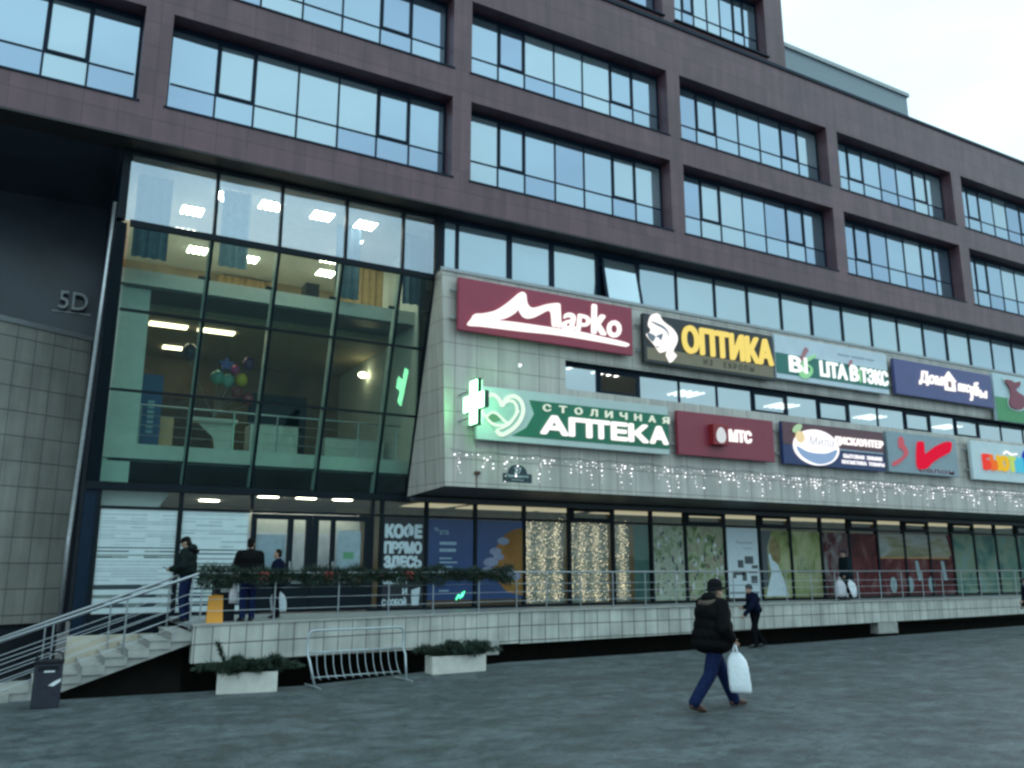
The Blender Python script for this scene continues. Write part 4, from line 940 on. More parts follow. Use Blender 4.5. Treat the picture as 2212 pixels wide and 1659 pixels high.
# -- grey board, red tick
s = sign('plain blue grey board with a faint red figure and a thick red tick', 26.4, 30.4, 4.92, 6.38, paint('blue_grey_panel', (.27, .34, .38)))
f = reg(3500, 1690, 596, 2212)
lr = glow('lit_red_tick', (1, .02, .07), .72); lp = glow('lit_pink_figure', (.85, .22, .28), .55)
shape(s, f, [(618, 310), (660, 285), (702, 292), (716, 380), (722, 462), (760, 455), (880, 365), (1000, 305), (1075, 285), (1122, 315), (1112, 400), (1075, 455), (960, 515), (840, 595), (765, 675), (700, 692), (635, 680), (610, 560)], lr, 'tick', .06, 3)
shape(s, f, [(345, 240), (385, 210), (415, 260), (425, 330), (465, 390), (480, 470), (440, 520), (400, 560), (360, 600), (275, 645), (255, 600), (330, 555), (400, 510), (430, 450), (390, 390), (350, 370)], lp, 'figure', .04, 3)
text('салон', 28.05, 30.1, 5.0, 5.14, SY, paint('wine_print', (.18, .06, .1)), s, bold=.02, depth=.01)

# -- rainbow letters
s = sign('white board with rainbow coloured lit letters, last of the lower row', 31.3, 37.2, 4.9, 6.4, paint('cool_white_panel', (.62, .71, .73)))
rb = [('Б', (1, .08, .06)), ('Ь', (1, .22, .05)), ('Ю', (1, .62, .05)), ('Т', (.6, .85, .2)), ('И', (.1, .65, .9))]
xs = [(31.95, 32.4), (32.44, 32.84), (32.88, 33.62), (33.62, 34.1), (34.12, 34.62)]
for (ch, c), (x0, x1) in zip(rb, xs): text(ch, x0, x1, 5.3, 5.92, SY, glow('lit_letter_' + 'red orange yellow green blue'.split()[[q[0] for q in rb].index(ch)], c, .8), s, bold=.05, depth=.07)
mb = MB(); mb.ell((35.0, SY - .03, 5.75), (.42, .05, .52), 0, 20, 10); mb.box(34.75, 36.5, SY - .07, SY - .002, 5.25, 5.5); mb.build('blue_bubble', glow('lit_deep_blue', (.02, .06, .6), .8), parent=s)
mb = MB(); mb.ribbon(curve([(33.4, SY, 6.0), (33.6, SY, 6.1), (33.9, SY, 6.0), (34.3, SY, 6.05)], 4), .06, (0, -.04, 0)); mb.build('white_flourish', lit, parent=s)

# -- address plate, sensor lamp
ad = thing('address_plate', 'small dark address plate with an arched top and the number 37', 'plate', (11.38, YF, 3.82))
mb = MB(); arch = [(11.08 + .3 - .3 * math.cos(a), YF - .012, 4.08 + .24 * math.sin(a)) for a in [i * math.pi / 10 for i in range(11)]]
mb.prism([(10.93, YF - .012, 3.84), (11.83, YF - .012, 3.84), (11.83, YF - .012, 4.07)] + arch[::-1] + [(10.93, YF - .012, 4.07)], (0, .01, 0)); mb.build('plate', paint('slate_blue_enamel', (.015, .035, .045)), parent=ad)
pw = paint('plate_white', (.5, .58, .6))
text('37', 11.28, 11.5, 4.07, 4.24, YF - .013, pw, ad, bold=.02, depth=.004); text('Притыцкого', 11.04, 11.72, 3.955, 4.045, YF - .013, pw, ad, bold=.02, depth=.004); text('вуліца', 11.2, 11.56, 3.88, 3.93, YF - .013, pw, ad, bold=.01, depth=.004)
sl = thing('security_lamp', 'tiny white lamp fixed to the grey wall under the crimson board', 'lamp', (11.45, YF, 7.05))
mb = MB(); mb.ell((11.45, YF - .05, 7.08), (.045, .05, .045)); mb.build('lens', glow('small_white_lamp', (.9, 1, .9), 1.6), parent=sl); mb = MB(); mb.box(11.40, 11.5, YF - .02, YF, 7.0, 7.14); mb.build('base', M['white'], parent=sl)
hk = thing('cable_bracket', 'rusty little cable bracket on the grey wall left of the address plate', 'bracket', (10.15, YF, 4.0))
mb = MB(); mb.ell((10.15, YF - .05, 4.03), (.1, .05, .05)); mb.tube([(10.15, YF - .015, 4.0), (10.15, YF - .015, 3.66)], .01, 6); mb.build('clip', mat('rusty_metal', (.12, .06, .04), .8), parent=hk)

# ---------------------------------------------------------------- icicle light strings under the signs
led = glow('cold_white_led', (.92, .94, 1), 3.2)
bulb_mb = MB(); bulb_mb.ell((0, 0, 0), (.026, .02, .015), 0, 6, 4)
bulb_me = None
rnd = random.Random(77); wire = mat('white_wire', (.32, .33, .33), .5)
NS = 11; names = ['over the address plate at the corner', 'below the heart of the pharmacy board', 'below the large pharmacy letters', 'below the gap right of the pharmacy board', 'below the red cube of the telecom board', 'below the round emblem of the maroon and navy board', 'below the right half of the maroon and navy board', 'below the red tick of the blue grey board', 'below the gap right of the red tick', 'below the rainbow letters', 'past the rainbow letters, at the right edge']
for k in range(NS):
    xa = 9.35 + 2.6 * k; xb = xa + 2.6
    ls_ = thing('icicle_lights', 'cold white icicle lights ' + names[k], 'light string', ((xa + xb) / 2, YF - .06, 4.6), group='icicle lights under the shop signs')
    t = MB(); top = [(xa + (xb - xa) * i / 8, YF - .05, 4.62 - .05 * math.sin(math.pi * (i % 4) / 4) + rnd.uniform(-.015, .015)) for i in range(9)]
    t.tube(top, .010, 5); pos = []
    for i in range(15):
        x = xa + (xb - xa) * (i + .5) / 15; Ld = (.32, .5, .25, .72, .4, .58, .3, .82, .45, .28)[(i * 3 + k * 7) % 10]
        t.tube([(x, YF - .05, 4.60), (x + rnd.uniform(-.02, .02), YF - .05, 4.6 - Ld)], .004, 4)
        for j in range(1, int(Ld / .1)):
            if rnd.random() < .82: pos.append((x + rnd.uniform(-.05, .05), YF - .07, 4.6 - j * .105 + rnd.uniform(-.03, .03)))
    t.build('cable', wire, parent=ls_)
    rnd.shuffle(pos)
    for p in pos[:85]:
        if bulb_me is None:
            o = bulb_mb.build('bulb', led, parent=ls_, local=True); bulb_me = o.data
        else:
            o = bpy.data.objects.new('bulb', bulb_me); COL.objects.link(o); o.parent = ls_
        o.location = Vector(p) - ORG[ls_.name]
        q = rnd.choice((.45, .55, .7, .9, 1.15)); o.scale = (q, q, q); o.rotation_euler = (0, -.35, 0)

# ================================================================ PRINTS AND DISPLAYS IN THE SHOP WINDOWS
YP = YT + .045
POSTER_Y = 0
def poster(label, x0, x1, z0, z1, m, cat='poster', y=YP, name='window_poster'):
    t = thing(name, label, cat, ((x0 + x1) / 2, y, z0)); mb = MB(); mb.box(x0, x1, y, y + .006, z0, z1); mb.build('sheet', m, parent=t); return t
film = mat('frosted_film', (.56, .65, .67), .5, var=.04); line_d = mat('dark_gap', (.03, .045, .06), .4); line_g = mat('grey_green_gap', (.16, .20, .19), .5)
rnd = random.Random(9)
for (x0, x1, lab) in ((1.46, 3.14, 'white frosted film with thin uneven stripes on the leftmost shop window'), (3.26, 4.82, 'white frosted film with bold dark stripes beside the entrance doors')):
    t = poster(lab, x0, x1, .57, 2.94, film, 'window film', YT - .004, 'window_film')
    mb = MB(); z = .70; first = x0 < 2
    while z < 2.87:
        th = (rnd.uniform(.020, .032) if z > 1.25 else rnd.uniform(.07, .12)) if first else rnd.choice((.02, .03, .045) if z > 1.0 else (.03, .05))
        for sgm in range(5):
            a = x0 + (x1 - x0) * sgm / 5; b = x0 + (x1 - x0) * (sgm + 1) / 5
            q = rnd.random(); strong = (z < 1.3 or 1.75 < z < 2.05) if first else z < 2.05
            if q < (.95 if strong else .7): mb.box(a, b, YT - .008, YT - .005, z, z + th * (1 if strong else .7), (0 if q < .5 and strong else 1) if strong else 2)
        z += (rnd.uniform(.05, .09) if z > 1.25 else rnd.uniform(.17, .22)) if first else rnd.uniform(.07, .12)
    mb.build('stripes', [line_d, line_g, mat('faint_stripe', (.34, .42, .45), .5)], parent=t)
# coffee
wp = mat('white_print', (.50, .60, .64), .5, var=.04)
t = poster('black poster with big white Cyrillic words about coffee and a cup drawing', 8.41, 9.62, .56, 2.94, mat('black_print', (.008, .012, .018), .4), y=YT - .006)
for ws, x0, x1, z0, z1 in (('КОФЕ', 8.45, 9.55, 2.36, 2.78), ('ПРЯМО', 8.44, 9.55, 1.96, 2.30), ('ЗДЕСЬ', 8.44, 9.55, 1.53, 1.92)): text(ws, x0, x1, z0, z1, YT - .007, wp, t, bold=.055, depth=.004)
text('СВЕЖИЙ', 8.43, 9.13, 1.16, 1.42, YT - .007, wp, t, bold=.03, depth=.004); text('С СОБОЙ', 8.42, 9.12, .60, .82, YT - .007, wp, t, bold=.035, depth=.004); text('И', 9.0, 9.14, .88, 1.06, YT - .007, wp, t, bold=.035, depth=.004)
mb = MB(); y = YT - .008; mb.poly([(9.2, y, 1.40), (9.52, y, 1.40), (9.36, y, 1.28)]); mb.poly([(9.28, y, .60), (9.48, y, .60), (9.5, y, .84), (9.26, y, .84)]); mb.poly([(9.27, y, .86), (9.5, y, .86), (9.52, y, 1.08), (9.26, y, 1.0)]); mb.build('cup_drawing', wp, parent=t)
# bank
blue = mat('deep_blue_print', (.012, .045, .15), .35, var=.15, scale=1.2)
t = poster('deep blue bank poster with white lettering beside the coffee poster', 9.73, 11.13, .72, 2.93, blue, y=YT - .006); y = YT - .007
pb = mat('pale_blue_print', (.24, .36, .44), .5)
text('ВТБ', 10.08, 10.36, 2.50, 2.62, y, pb, t, bold=.02, depth=.003); mb = MB()
for i in range(3): mb.prism([(9.92 - .02 * i, y, 2.60 + .035 * i), (10.05 - .02 * i, y, 2.60 + .035 * i), (10.07 - .02 * i, y, 2.62 + .035 * i), (9.94 - .02 * i, y, 2.62 + .035 * i)], (0, -.003, 0))
for z, L_ in ((2.22, .52), (2.03, .5), (1.83, .38), (1.72, .55), (1.60, .4), (1.50, .42), (.95, .3)): mb.box(10.08, 10.08 + L_, y - .003, y, z, z + (.085 if z > 2 else .04))
mb.build('print_lines', pb, parent=t)
t = poster('deep blue bank poster with a large orange disc and pale clouds', 11.25, 12.76, .72, 2.93, blue, y=YT - .006)
mb = MB(); arc = [(12.755, y, 2.72)] + [(12.76 - .98 * math.cos(a) if a < 1.57 else 12.755, y, 1.75 + .98 * math.sin(a)) for a in [1.5 - .15 * i for i in range(18)]] + [(12.755, y, .80)]
mb.prism(arc, (0, -.003, 0)); mb.build('orange_disc', blotch('orange_print', [(.40, .17, .03), (.5, .24, .06), (.42, .28, .05)], 1.2), parent=t)
mb = MB()
for (x, z, r) in ((12.1, 2.35, .2), (11.85, 2.05, .2), (11.7, 1.75, .24), (11.6, 1.5, .22), (11.95, 1.9, .18), (12.2, 1.45, .3), (12.5, 1.35, .2)): mb.ell((x, y - .004, z), (r, .003, r * .55), 0, 14, 6)
mb.build('cloud_print', mat('greyblue_print', (.20, .23, .34), .5), parent=t)
# light curtains
wl_ = glow('warm_fairy_bulb', (1, .82, .55), 2.2)
sheer = mat('silver_sheer', (.22, .24, .225), .6, var=.2, scale=3)
for (x0, x1, lab) in ((12.87, 14.33, 'curtain of warm fairy lights in the window right of the orange disc poster'), (14.46, 15.96, 'curtain of warm fairy lights hanging beneath the first tilted vent light'), (16.1, 16.8, 'narrow curtain of warm fairy lights beside the green pane')):
    t = thing('fairy_light_curtain', lab, 'light curtain', ((x0 + x1) / 2, YT + .12, .56), group='fairy light curtains in the shop window')
    mb = MB(); mb.box(x0, x1, YT + .2, YT + .21, .56, 2.94); mb.build('sheer_backing', sheer, parent=t)
    mb = MB(); rnd = random.Random(int(x0 * 10)); n_ = int((x1 - x0) / .045)
    for i in range(n_):
        dens = 1.0 + .75 * math.sin(i * .55 + x0)
        x = x0 + .03 + (x1 - x0 - .06) * i / n_; z = .58
        while z < 2.9:
            z += rnd.uniform(.02, .22) / max(dens, .35) * .55; r_ = .006 + .013 * rnd.random() ** 2
            c = Vector((x + rnd.uniform(-.03, .03), YT + .12, z)); mb.add([c + Vector(d) * r_ for d in ((1, 0, 0), (-1, 0, 0), (0, 1, 0), (0, -1, 0), (0, 0, 1), (0, 0, -1))], [(0, 2, 4), (2, 1, 4), (1, 3, 4), (3, 0, 4), (2, 0, 5), (1, 2, 5), (3, 1, 5), (0, 3, 5)])
    o = mb.build('bulbs', wl_, parent=t); o['kind'] = 'stuff'
# photographic films
t = poster('dull teal translucent film beside the fairy lights', 16.86, 17.46, .57, 2.94, blotch('teal_film', [(.09, .2, .18), (.13, .27, .24), (.2, .3, .27)], .8), 'window film', name='window_film')
grn = [(.22, .28, .18), (.38, .46, .3), (.62, .7, .58), (.5, .52, .44), (.72, .78, .72)]
t = poster('pale green street crowd photo film left of the green garden photo film', 17.62, 18.88, .57, 2.93, blotch('crowd_print', grn, 3.2, detail=8, dist=1.2), 'window film', YT - .006, 'window_film')
mb = MB(); rnd = random.Random(4); y = YT - .008
for i in range(46): x = rnd.uniform(17.7, 18.8); z = rnd.uniform(.75, 2.7); r_ = rnd.uniform(.02, .06); mb.ell((x, y, z), (r_, .002, r_ * rnd.uniform(.8, 2.2)), rnd.randrange(3), 8, 5)
pc = [mat('print_dark', (.06, .08, .09), .6), mat('print_brown', (.2, .15, .12), .6), mat('print_pale', (.52, .57, .55), .6)]; mb.build('figures_print', pc, parent=t)
t = poster('green garden photo film with a pale column, next to the white poster of squares', 19.02, 20.6, .57, 2.93, blotch('garden_print', [(.08, .13, .07), (.28, .38, .18), (.58, .66, .46), (.45, .42, .32), (.7, .68, .58)], 2.6, detail=8, dist=1.4, stretch=(1, 1, .7)), 'window film', YT - .006, 'window_film')
mb = MB()
for i in range(40): x = rnd.uniform(19.1, 20.5); z = rnd.uniform(.8, 2.7); r_ = rnd.uniform(.02, .07); mb.ell((x, y, z), (r_, .002, r_ * rnd.uniform(.8, 2.6)), rnd.randrange(3), 8, 5)
mb.build('figures_print', pc, parent=t)
t = poster('white poster with small grey words and scattered dark squares', 20.76, 22.2, .60, 2.93, mat('poster_white', (.58, .66, .7), .5, var=.04), y=YT - .006)
dq = mat('charcoal_print', (.06, .075, .085), .5); mb = MB()
for (x, z, a, b) in ((21.75, 1.85, .2, .16), (21.35, 1.72, .13, .16), (22.0, 1.62, .14, .07), (21.25, 1.42, .26, .09), (21.5, 1.3, .1, .18), (21.05, 1.3, .07, .07), (21.95, 1.2, .15, .16), (21.9, 1.45, .2, .05)): mb.box(x - a, x + a, y - .003, y, z - b * .8, z + b * .8)
mb.build('dark_squares', dq, parent=t); mb = MB(); mb.box(20.8, 22.15, y - .003, y, .72, .80); mb.box(20.8, 22.15, y - .003, y, 1.0, 1.03); mb.build('rule_lines', mat('slate_print', (.2, .26, .28), .5), parent=t)
text('Peptide', 21.2, 21.95, 2.36, 2.5, y, mat('grey_word', (.25, .3, .33), .5), t, bold=.0, depth=.003); text('complex', 21.5, 21.95, 2.2, 2.28, y, bpy.data.materials['grey_word'], t, bold=0, depth=.003)
yg = [(.15, .2, .07), (.38, .44, .16), (.55, .6, .33), (.66, .68, .46)]
t = poster('yellow green photo film of a woman in a long white dress', 22.36, 23.74, .57, 2.86, blotch('meadow_print', yg, 1.7, detail=6), 'window film', YT - .006, 'window_film'); y = YT - .008
mb = MB(); mb.poly([(22.36, y, .9), (22.62, y, 1.0), (22.66, y, 2.3), (22.9, y, 2.86), (22.36, y, 2.86)]); mb.build('dark_print', dq, parent=t); y -= .002
mb = MB(); mb.prism(curve([(22.72, y, 2.12), (22.78, y, 2.5), (22.98, y, 2.66), (23.18, y, 2.5), (23.27, y, 2.1), (23.22, y, 1.8), (23.05, y, 1.7), (22.9, y, 1.8)], 4, True), (0, -.002, 0)); mb.build('hair_print', blotch('golden_print', [(.3, .22, .08), (.45, .36, .16), (.5, .45, .25)], 5), parent=t)
mb = MB(); mb.prism([(22.66, y - .003, 2.02), (22.76, y - .003, 2.1), (22.86, y - .003, 1.85), (23.1, y - .003, 1.72), (23.3, y - .003, 1.3), (23.55, y - .003, .62), (22.45, y - .003, .62), (22.76, y - .003, 1.4)], (0, -.002, 0)); mb.build('dress_print', mat('dress_white', (.55, .64, .68), .5, var=.1, scale=6), parent=t)
t = poster('yellow green photo film of tall grasses beside the woman in white', 23.86, 25.3, .57, 2.86, blotch('grass_print', yg + [(.1, .22, .1)], 1.9, detail=6, stretch=(1, 1, .6)), 'window film', YT - .006, 'window_film')
mb = MB()
for i in range(7): x = 24.1 + .13 * i; mb.poly([(x, YT - .008, 1.4), (x + .05, YT - .008, 1.4), (x + .03, YT - .008, 1.95 + .05 * math.sin(i * 2.2))])
mb.build('leaf_print', mat('deep_green_print', (.04, .13, .06), .6), parent=t)
red_ = [(.04, .006, .010), (.13, .012, .018), (.20, .03, .035), (.30, .16, .16)]
t = poster('dark red photo film with pale swirls behind the terrace walkers', 25.46, 26.82, .57, 2.86, blotch('red_print_pale', [(.04, .008, .010), (.14, .015, .02), (.30, .24, .24), (.42, .44, .44)], 1.3, detail=5, dist=1.5), 'window film', YT - .006, 'window_film')
t = poster('darkest red photo film, second from the green grasses film', 26.94, 28.4, .57, 2.86, blotch('red_print_dark', red_, 1.2, detail=5, dist=1.2), 'window film', YT - .006, 'window_film')
t = poster('dark red film three panes wide under a printed striped awning', 28.54, 33.0, .57, 2.9, blotch('red_print_wide', red_, 1.1, detail=5, dist=1.), 'window film', YT - .006, 'window_film'); y = YT - .010
mb = MB(); mb.prism([(28.56, y, 1.95), (32.7, y, 1.98), (32.95, y, 2.1), (32.7, y, 2.88), (28.56, y, 2.88)], (0, -.002, 0)); mb.build('awning_print', blotch('awning_ink', [(.16, .2, .14), (.45, .42, .26), (.6, .6, .58), (.4, .46, .4)], 1.2, stretch=(.5, 1, 2.2)), parent=t)
mb = MB(); mb.box(28.56, 32.8, y - .006, y - .003, 1.93, 2.0); mb.build('orange_edge', mat('orange_edge_print', (.35, .16, .05), .5), parent=t)
mb = MB()
for x in (30.7, 32.3): mb.poly([(x, y - .004, 1.1), (x + .25, y - .004, 1.1), (x + .1, y - .004, 1.85), (x - .1, y - .004, 1.85)])
for x in (29.2, 30.2, 31.5): mb.ell((x, y - .004, .95), (.2, .002, .3), 0, 10, 6)
mb.build('pale_print', mat('bluegrey_print', (.24, .32, .34), .5), parent=t)
tl = [(.07, .2, .17), (.17, .34, .28), (.34, .44, .32), (.26, .48, .48)]
for i in range(5):
    x0 = mx[20 + i] + .06; x1 = mx[21 + i] - .06
    poster('teal green film, ' + ['first right of the striped awning print', 'second right of the striped awning print', 'third right of the striped awning print', 'fourth right of the striped awning print', 'fifth right of the striped awning print, at the right edge'][i], x0, x1, .57, 2.9, blotch('teal_print', tl, .9 + .1 * i, detail=4, dist=.8), 'window film', YT - .006, 'window_film')
nb = thing('notice', 'white notice with a green print stuck inside the right entrance door', 'notice', (7.45, YT + .06, 1.9)); mb = MB(); mb.box(7.15, 7.8, YT + .06, YT + .065, 1.45, 2.55); mb.build('sheet', mat('lilac_paper', (.40, .44, .52), .6), parent=nb)
mb = MB(); mb.poly([(7.33, YT + .055, 1.82), (7.62, YT + .055, 1.82), (7.62, YT + .055, 2.0), (7.33, YT + .055, 2.0)]); mb.build('green_print', mat('green_ink', (.1, .32, .15), .5), parent=nb)
nb = thing('notice', 'large pale lilac sheet hung inside the left entrance door', 'notice', (5.43, YT + .06, 1.5)); mb = MB(); mb.box(5.06, 5.8, YT + .06, YT + .065, 1.25, 2.42); mb.build('sheet', mat('lilac_paper_dim', (.34, .39, .48), .6), parent=nb)
nl = thing('neon_sign', 'small green neon squiggle glowing low in front of the left blue poster', 'neon', (10.72, YT - .03, .7)); mb = MB(); mb.tube(curve([(10.6, YT - .03, .72), (10.68, YT - .03, .86), (10.72, YT - .03, .76), (10.8, YT - .03, .92), (10.78, YT - .03, .8), (10.86, YT - .03, .95)], 4), .014, 6); mb.build('tube', glow('green_neon', (.1, 1, .45), 3), parent=nl)

# ---------------------------------------------------------------- things on the middle floor of the bay
bt = thing('roll_up_banner', 'blue roll up banner with pale vertical lettering at the left of the middle floor', 'banner', (2.55, 23.6, 4.53))
mb = MB(); mb.box(2.2, 2.75, 23.6, 23.62, 4.6, 6.55); mb.build('sheet', mat('banner_blue', (.02, .08, .25), .5, var=.2, scale=1.5), parent=bt); mb = MB(); mb.box(2.15, 2.8, 23.55, 23.7, 4.53, 4.6); mb.build('base', M['metalgrey'], parent=bt)
mb = MB()
for i in range(7): mb.box(2.42, 2.58, 23.59, 23.6, 5.0 + .13 * i, 5.08 + .13 * i)
mb.build('vertical_lettering', mat('banner_pale', (.25, .42, .55), .5), parent=bt)
def balloon(px, py, r, col, lab, star=False):
    p = onY(px, py, 24.6); t = thing('balloon', lab, 'balloon', tuple(p), group='balloons on the middle floor'); mb = MB()
    m = mat('balloon_skin', col, .25, var=.05)
    if star: mb.prism([(p.x + r * (1.25 if k % 2 == 0 else .6) * math.sin(k * math.pi / 5), p.y, p.z + r * (1.25 if k % 2 == 0 else .6) * math.cos(k * math.pi / 5)) for k in range(10)], (0, .1, 0))
    else: mb.ell(p, (r, r, r * 1.15), 0, 16, 10)
    mb.build('skin', m, parent=t, smooth=not star); mb = MB(); mb.tube([p - Vector((0, 0, r * 1.1)), (4.25, 24.7, 5.75)], .006, 5); mb.build('string', wire, parent=t)
balloon(490, 787, .19, (.04, .04, .35), 'dark blue star balloon, highest of the bunch', True)
balloon(508, 799, .13, (.45, .04, .2), 'pink balloon half hidden behind the blue star')
balloon(537, 785, .18, (.10, .03, .14), 'dark purple balloon at the upper right of the bunch')
balloon(522, 821, .17, (.55, .42, .03), 'yellow balloon in the middle of the bunch')
balloon(470, 815, .19, (.10, .3, .25), 'green balloon at the left of the bunch'); balloon(492, 822, .18, (.14, .34, .3), 'pale green balloon below the blue star')
balloon(512, 848, .16, (.22, .04, .05), 'dark red balloon below the yellow balloon'); balloon(535, 862, .17, (.28, .05, .07), 'red balloon lowest at the right of the bunch')
balloon(410, 760, .22, (.03, .025, .06), 'big black balloon floating apart near the ceiling')

# ================================================================ PEOPLE
def fuse(name, shapes, voxel, m, parent, sm=4, extra=None):
    """grow one continuous skin round tapered limbs and rounded masses"""
    mb = MB()
    for s_ in shapes:
        if s_[0] == 'c':
            _, p, q, r0, r1 = s_; p, q = Vector(p), Vector(q); N = 6
            for i in range(N + 1):
                t = i / N; mb.ell(p.lerp(q, t), r0 + (r1 - r0) * t, 0, 12, 8)
            mb.tube([p, q], 1, 12, taper=[r0, r1])
        else:
            _, c, r, rot = s_; mb.ell(c, r, 0, 18, 12, Euler(rot) if rot else None)
    o = mb.build(name, m, parent=parent, local=True)
    md = o.modifiers.new('r', 'REMESH'); md.mode = 'VOXEL'; md.voxel_size = voxel
    ms = o.modifiers.new('s', 'SMOOTH'); ms.factor = .5; ms.iterations = sm
    me = evaluated(o); o.modifiers.clear(); o.data = me
    if extra is not None:                                            # fingers, rooted in the palm
        bm = bmesh.new(); bm.from_mesh(me); tmp = bpy.data.meshes.new('t'); tmp.from_pydata([tuple(v) for v in extra.v], [], extra.f); bm.from_mesh(tmp); bm.to_mesh(me); bm.free()
    me.materials.clear(); me.materials.append(m)
    for p in me.polygons: p.use_smooth = True; p.material_index = 0
    return o
skin = mat('skin', (.42, .25, .18), .5, var=.08)
def cloth(n, c, sc_=14): return mat(n, c, .85, var=.3, scale=sc_, bump=.5, bscale=sc_ * 2, spec=.04)
def hand(ex, shapes, wrist, d, side, curl=.6):
    """palm, four unequal curled fingers and a thumb from the side of the palm"""
    w_ = Vector(wrist); d = Vector(d).normalized(); x = Vector(side).normalized(); x = (x - d * x.dot(d)).normalized(); n_ = d.cross(x)
    shapes.append(('c', w_, w_ + d * .07, .026, .032))
    for i, L_ in enumerate((.062, .072, .068, .052)):
        b = w_ + d * .085 + x * (.027 - .018 * i); m1 = b + (d * math.cos(curl * .5) + n_ * math.sin(curl * .5)) * L_ * .55; e_ = m1 + (d * math.cos(curl * 1.5) + n_ * math.sin(curl * 1.5)) * L_ * .5
        ex.tube([b - d * .02, b, m1, e_], .0085, 7, taper=[1, 1, .95, .75])
    b = w_ + d * .03 + x * .028; ex.tube([b - x * .01, b + x * .018 + d * .02, b + x * .026 + d * .05 + n_ * .012], .0095, 7, taper=[1.1, 1, .8])
def person(label, loc, face, H, J, top, legs_, shoes, headwear=None, hair=None, bulk=1.0, hood=None, sleeve_end=.97, coat=.0, head_turn=0, nod=0., wide=1.08):
    """J overrides joints of a standing figure (metres for 1.75 m height, facing +y)"""
    k = H / 1.75
    D = dict(pel=(0, 0, .95), chest=(0, .0, 1.28), neck=(0, -.01, 1.47), head=(0, .03, 1.625),
             sl=(-.18, 0, 1.42), sr=(.18, 0, 1.42), el=(-.25, -.03, 1.13), er=(.25, -.03, 1.13), wl=(-.25, .05, .90), wr=(.25, .05, .90),
             hl=(-.09, 0, .92), hr=(.09, 0, .92), kl=(-.10, .02, .50), kr=(.10, .02, .50), al=(-.10, -.03, .09), ar=(.10, -.03, .09), tl=(-.12, .15, .03), tr=(.12, .15, .03))
    D.update(J); P = {a: Vector(b) * k for a, b in D.items()}
    t = thing('person', label, 'person', loc, face)
    u = lambda a, f, b: P[a].lerp(P[b], f)
    hd = P['head']; rot = (nod, 0, head_turn); E3 = Euler(rot); hp = lambda x, y, z: hd + E3.to_matrix() @ (Vector((x, y, z)) * k)
    sh = [('e', hp(0, -.005, .035), (.074 * k, .093 * k, .085 * k), rot), ('e', hp(0, .025, -.04), (.058 * k, .066 * k, .075 * k), rot),
          ('e', hp(0, .098, -.022), (.013 * k, .02 * k, .022 * k), rot), ('e', hp(0, .082, -.068), (.026 * k, .014 * k, .012 * k), rot), ('e', hp(0, .08, -.098), (.024 * k, .02 * k, .018 * k), rot),
          ('e', hp(-.077, -.005, -.015), (.010 * k, .02 * k, .03 * k), rot), ('e', hp(.077, -.005, -.015), (.010 * k, .02 * k, .03 * k), rot), ('e', hp(0, .083, .015), (.05 * k, .014 * k, .01 * k), rot),
          ('c', P['neck'] - Vector((0, 0, .03)), hd - Vector((0, .01, .05)), .055 * k, .05 * k),
          ('e', P['chest'], (.145 * k, .095 * k, .2 * k), None), ('e', P['pel'], (.14 * k, .1 * k, .13 * k), None), ('c', P['pel'], P['chest'], .1 * k, .1 * k), ('c', P['chest'], P['neck'], .08 * k, .06 * k)]
    ex = MB()
    for a in 'lr':
        sh += [('c', P['s' + a], P['e' + a], .05 * k, .038 * k), ('c', P['e' + a], P['w' + a], .038 * k, .026 * k), ('c', P['h' + a], P['k' + a], .08 * k, .052 * k), ('c', P['k' + a], P['a' + a], .05 * k, .036 * k), ('c', P['a' + a], P['t' + a], .035 * k, .03 * k), ('c', P['neck'], P['s' + a], .05 * k, .05 * k)]
        hand(ex, sh, P['w' + a], P['w' + a] - P['e' + a], Vector((0, 1, 0)) if abs((P['w' + a] - P['e' + a]).normalized().y) < .8 else Vector((0, 0, 1)), .9)
    body = fuse('body', sh, .013, skin, t, 3, ex)
    eye = mat('dark_eye', (.02, .015, .012), .2) if 'dark_eye' not in bpy.data.materials else bpy.data.materials['dark_eye']
    for s_ in (-1, 1): mb = MB(); mb.ell(hp(s_ * .03, .086, .0), .010 * k, 0, 8, 6); mb.build('eye', eye, parent=t, local=True, smooth=True)
    B = bulk; Bs = 1 + (bulk - 1) * .6
    js = [('e', P['chest'] + Vector((0, 0, .02)), (.165 * B * k + .02, .13 * B * k, .2 * k), None), ('e', P['chest'] - Vector((0, 0, .15 * k)), (.185 * B * k, .142 * B * k, .19 * k), None), ('e', P['pel'] + Vector((0, 0, .08 * k)), (.185 * B * k, .145 * B * k, .15 * k), None),
          ('c', P['chest'] + Vector((0, 0, .08 * k)), P['neck'] - Vector((0, 0, .0)), .11 * k, .075 * k)]
    if coat: js += [('e', P['pel'] + Vector((0, 0, .06 - coat)) * k, (.19 * B * k, .15 * B * k, .15 * k), None)]
    for a in 'lr':
        js += [('c', P['neck'] - Vector((0, 0, .02)), P['s' + a], .07 * k, .068 * Bs * k), ('c', P['s' + a], P['e' + a], .072 * Bs * k, .068 * Bs * k), ('c', P['e' + a], u('e' + a, sleeve_end, 'w' + a), .068 * Bs * k, .05 * Bs * k)]
    if hood: js += [('e', P['neck'] + Vector((0, -.07, .03)) * k, (.14 * k, .10 * k, .085 * k), (.3, 0, 0))]
    fuse('jacket', js, .016, top, t, 4)
    if hood: fuse('fur_trim', [('c', P['neck'] + Vector((-.15, -.04, .0)) * k, P['neck'] + Vector((-.08, -.15, -.04)) * k, .035 * k, .045 * k), ('c', P['neck'] + Vector((-.08, -.15, -.04)) * k, P['neck'] + Vector((.08, -.15, -.04)) * k, .045 * k, .045 * k), ('c', P['neck'] + Vector((.08, -.15, -.04)) * k, P['neck'] + Vector((.15, -.04, .0)) * k, .045 * k, .035 * k)], .014, hood, t, 2)
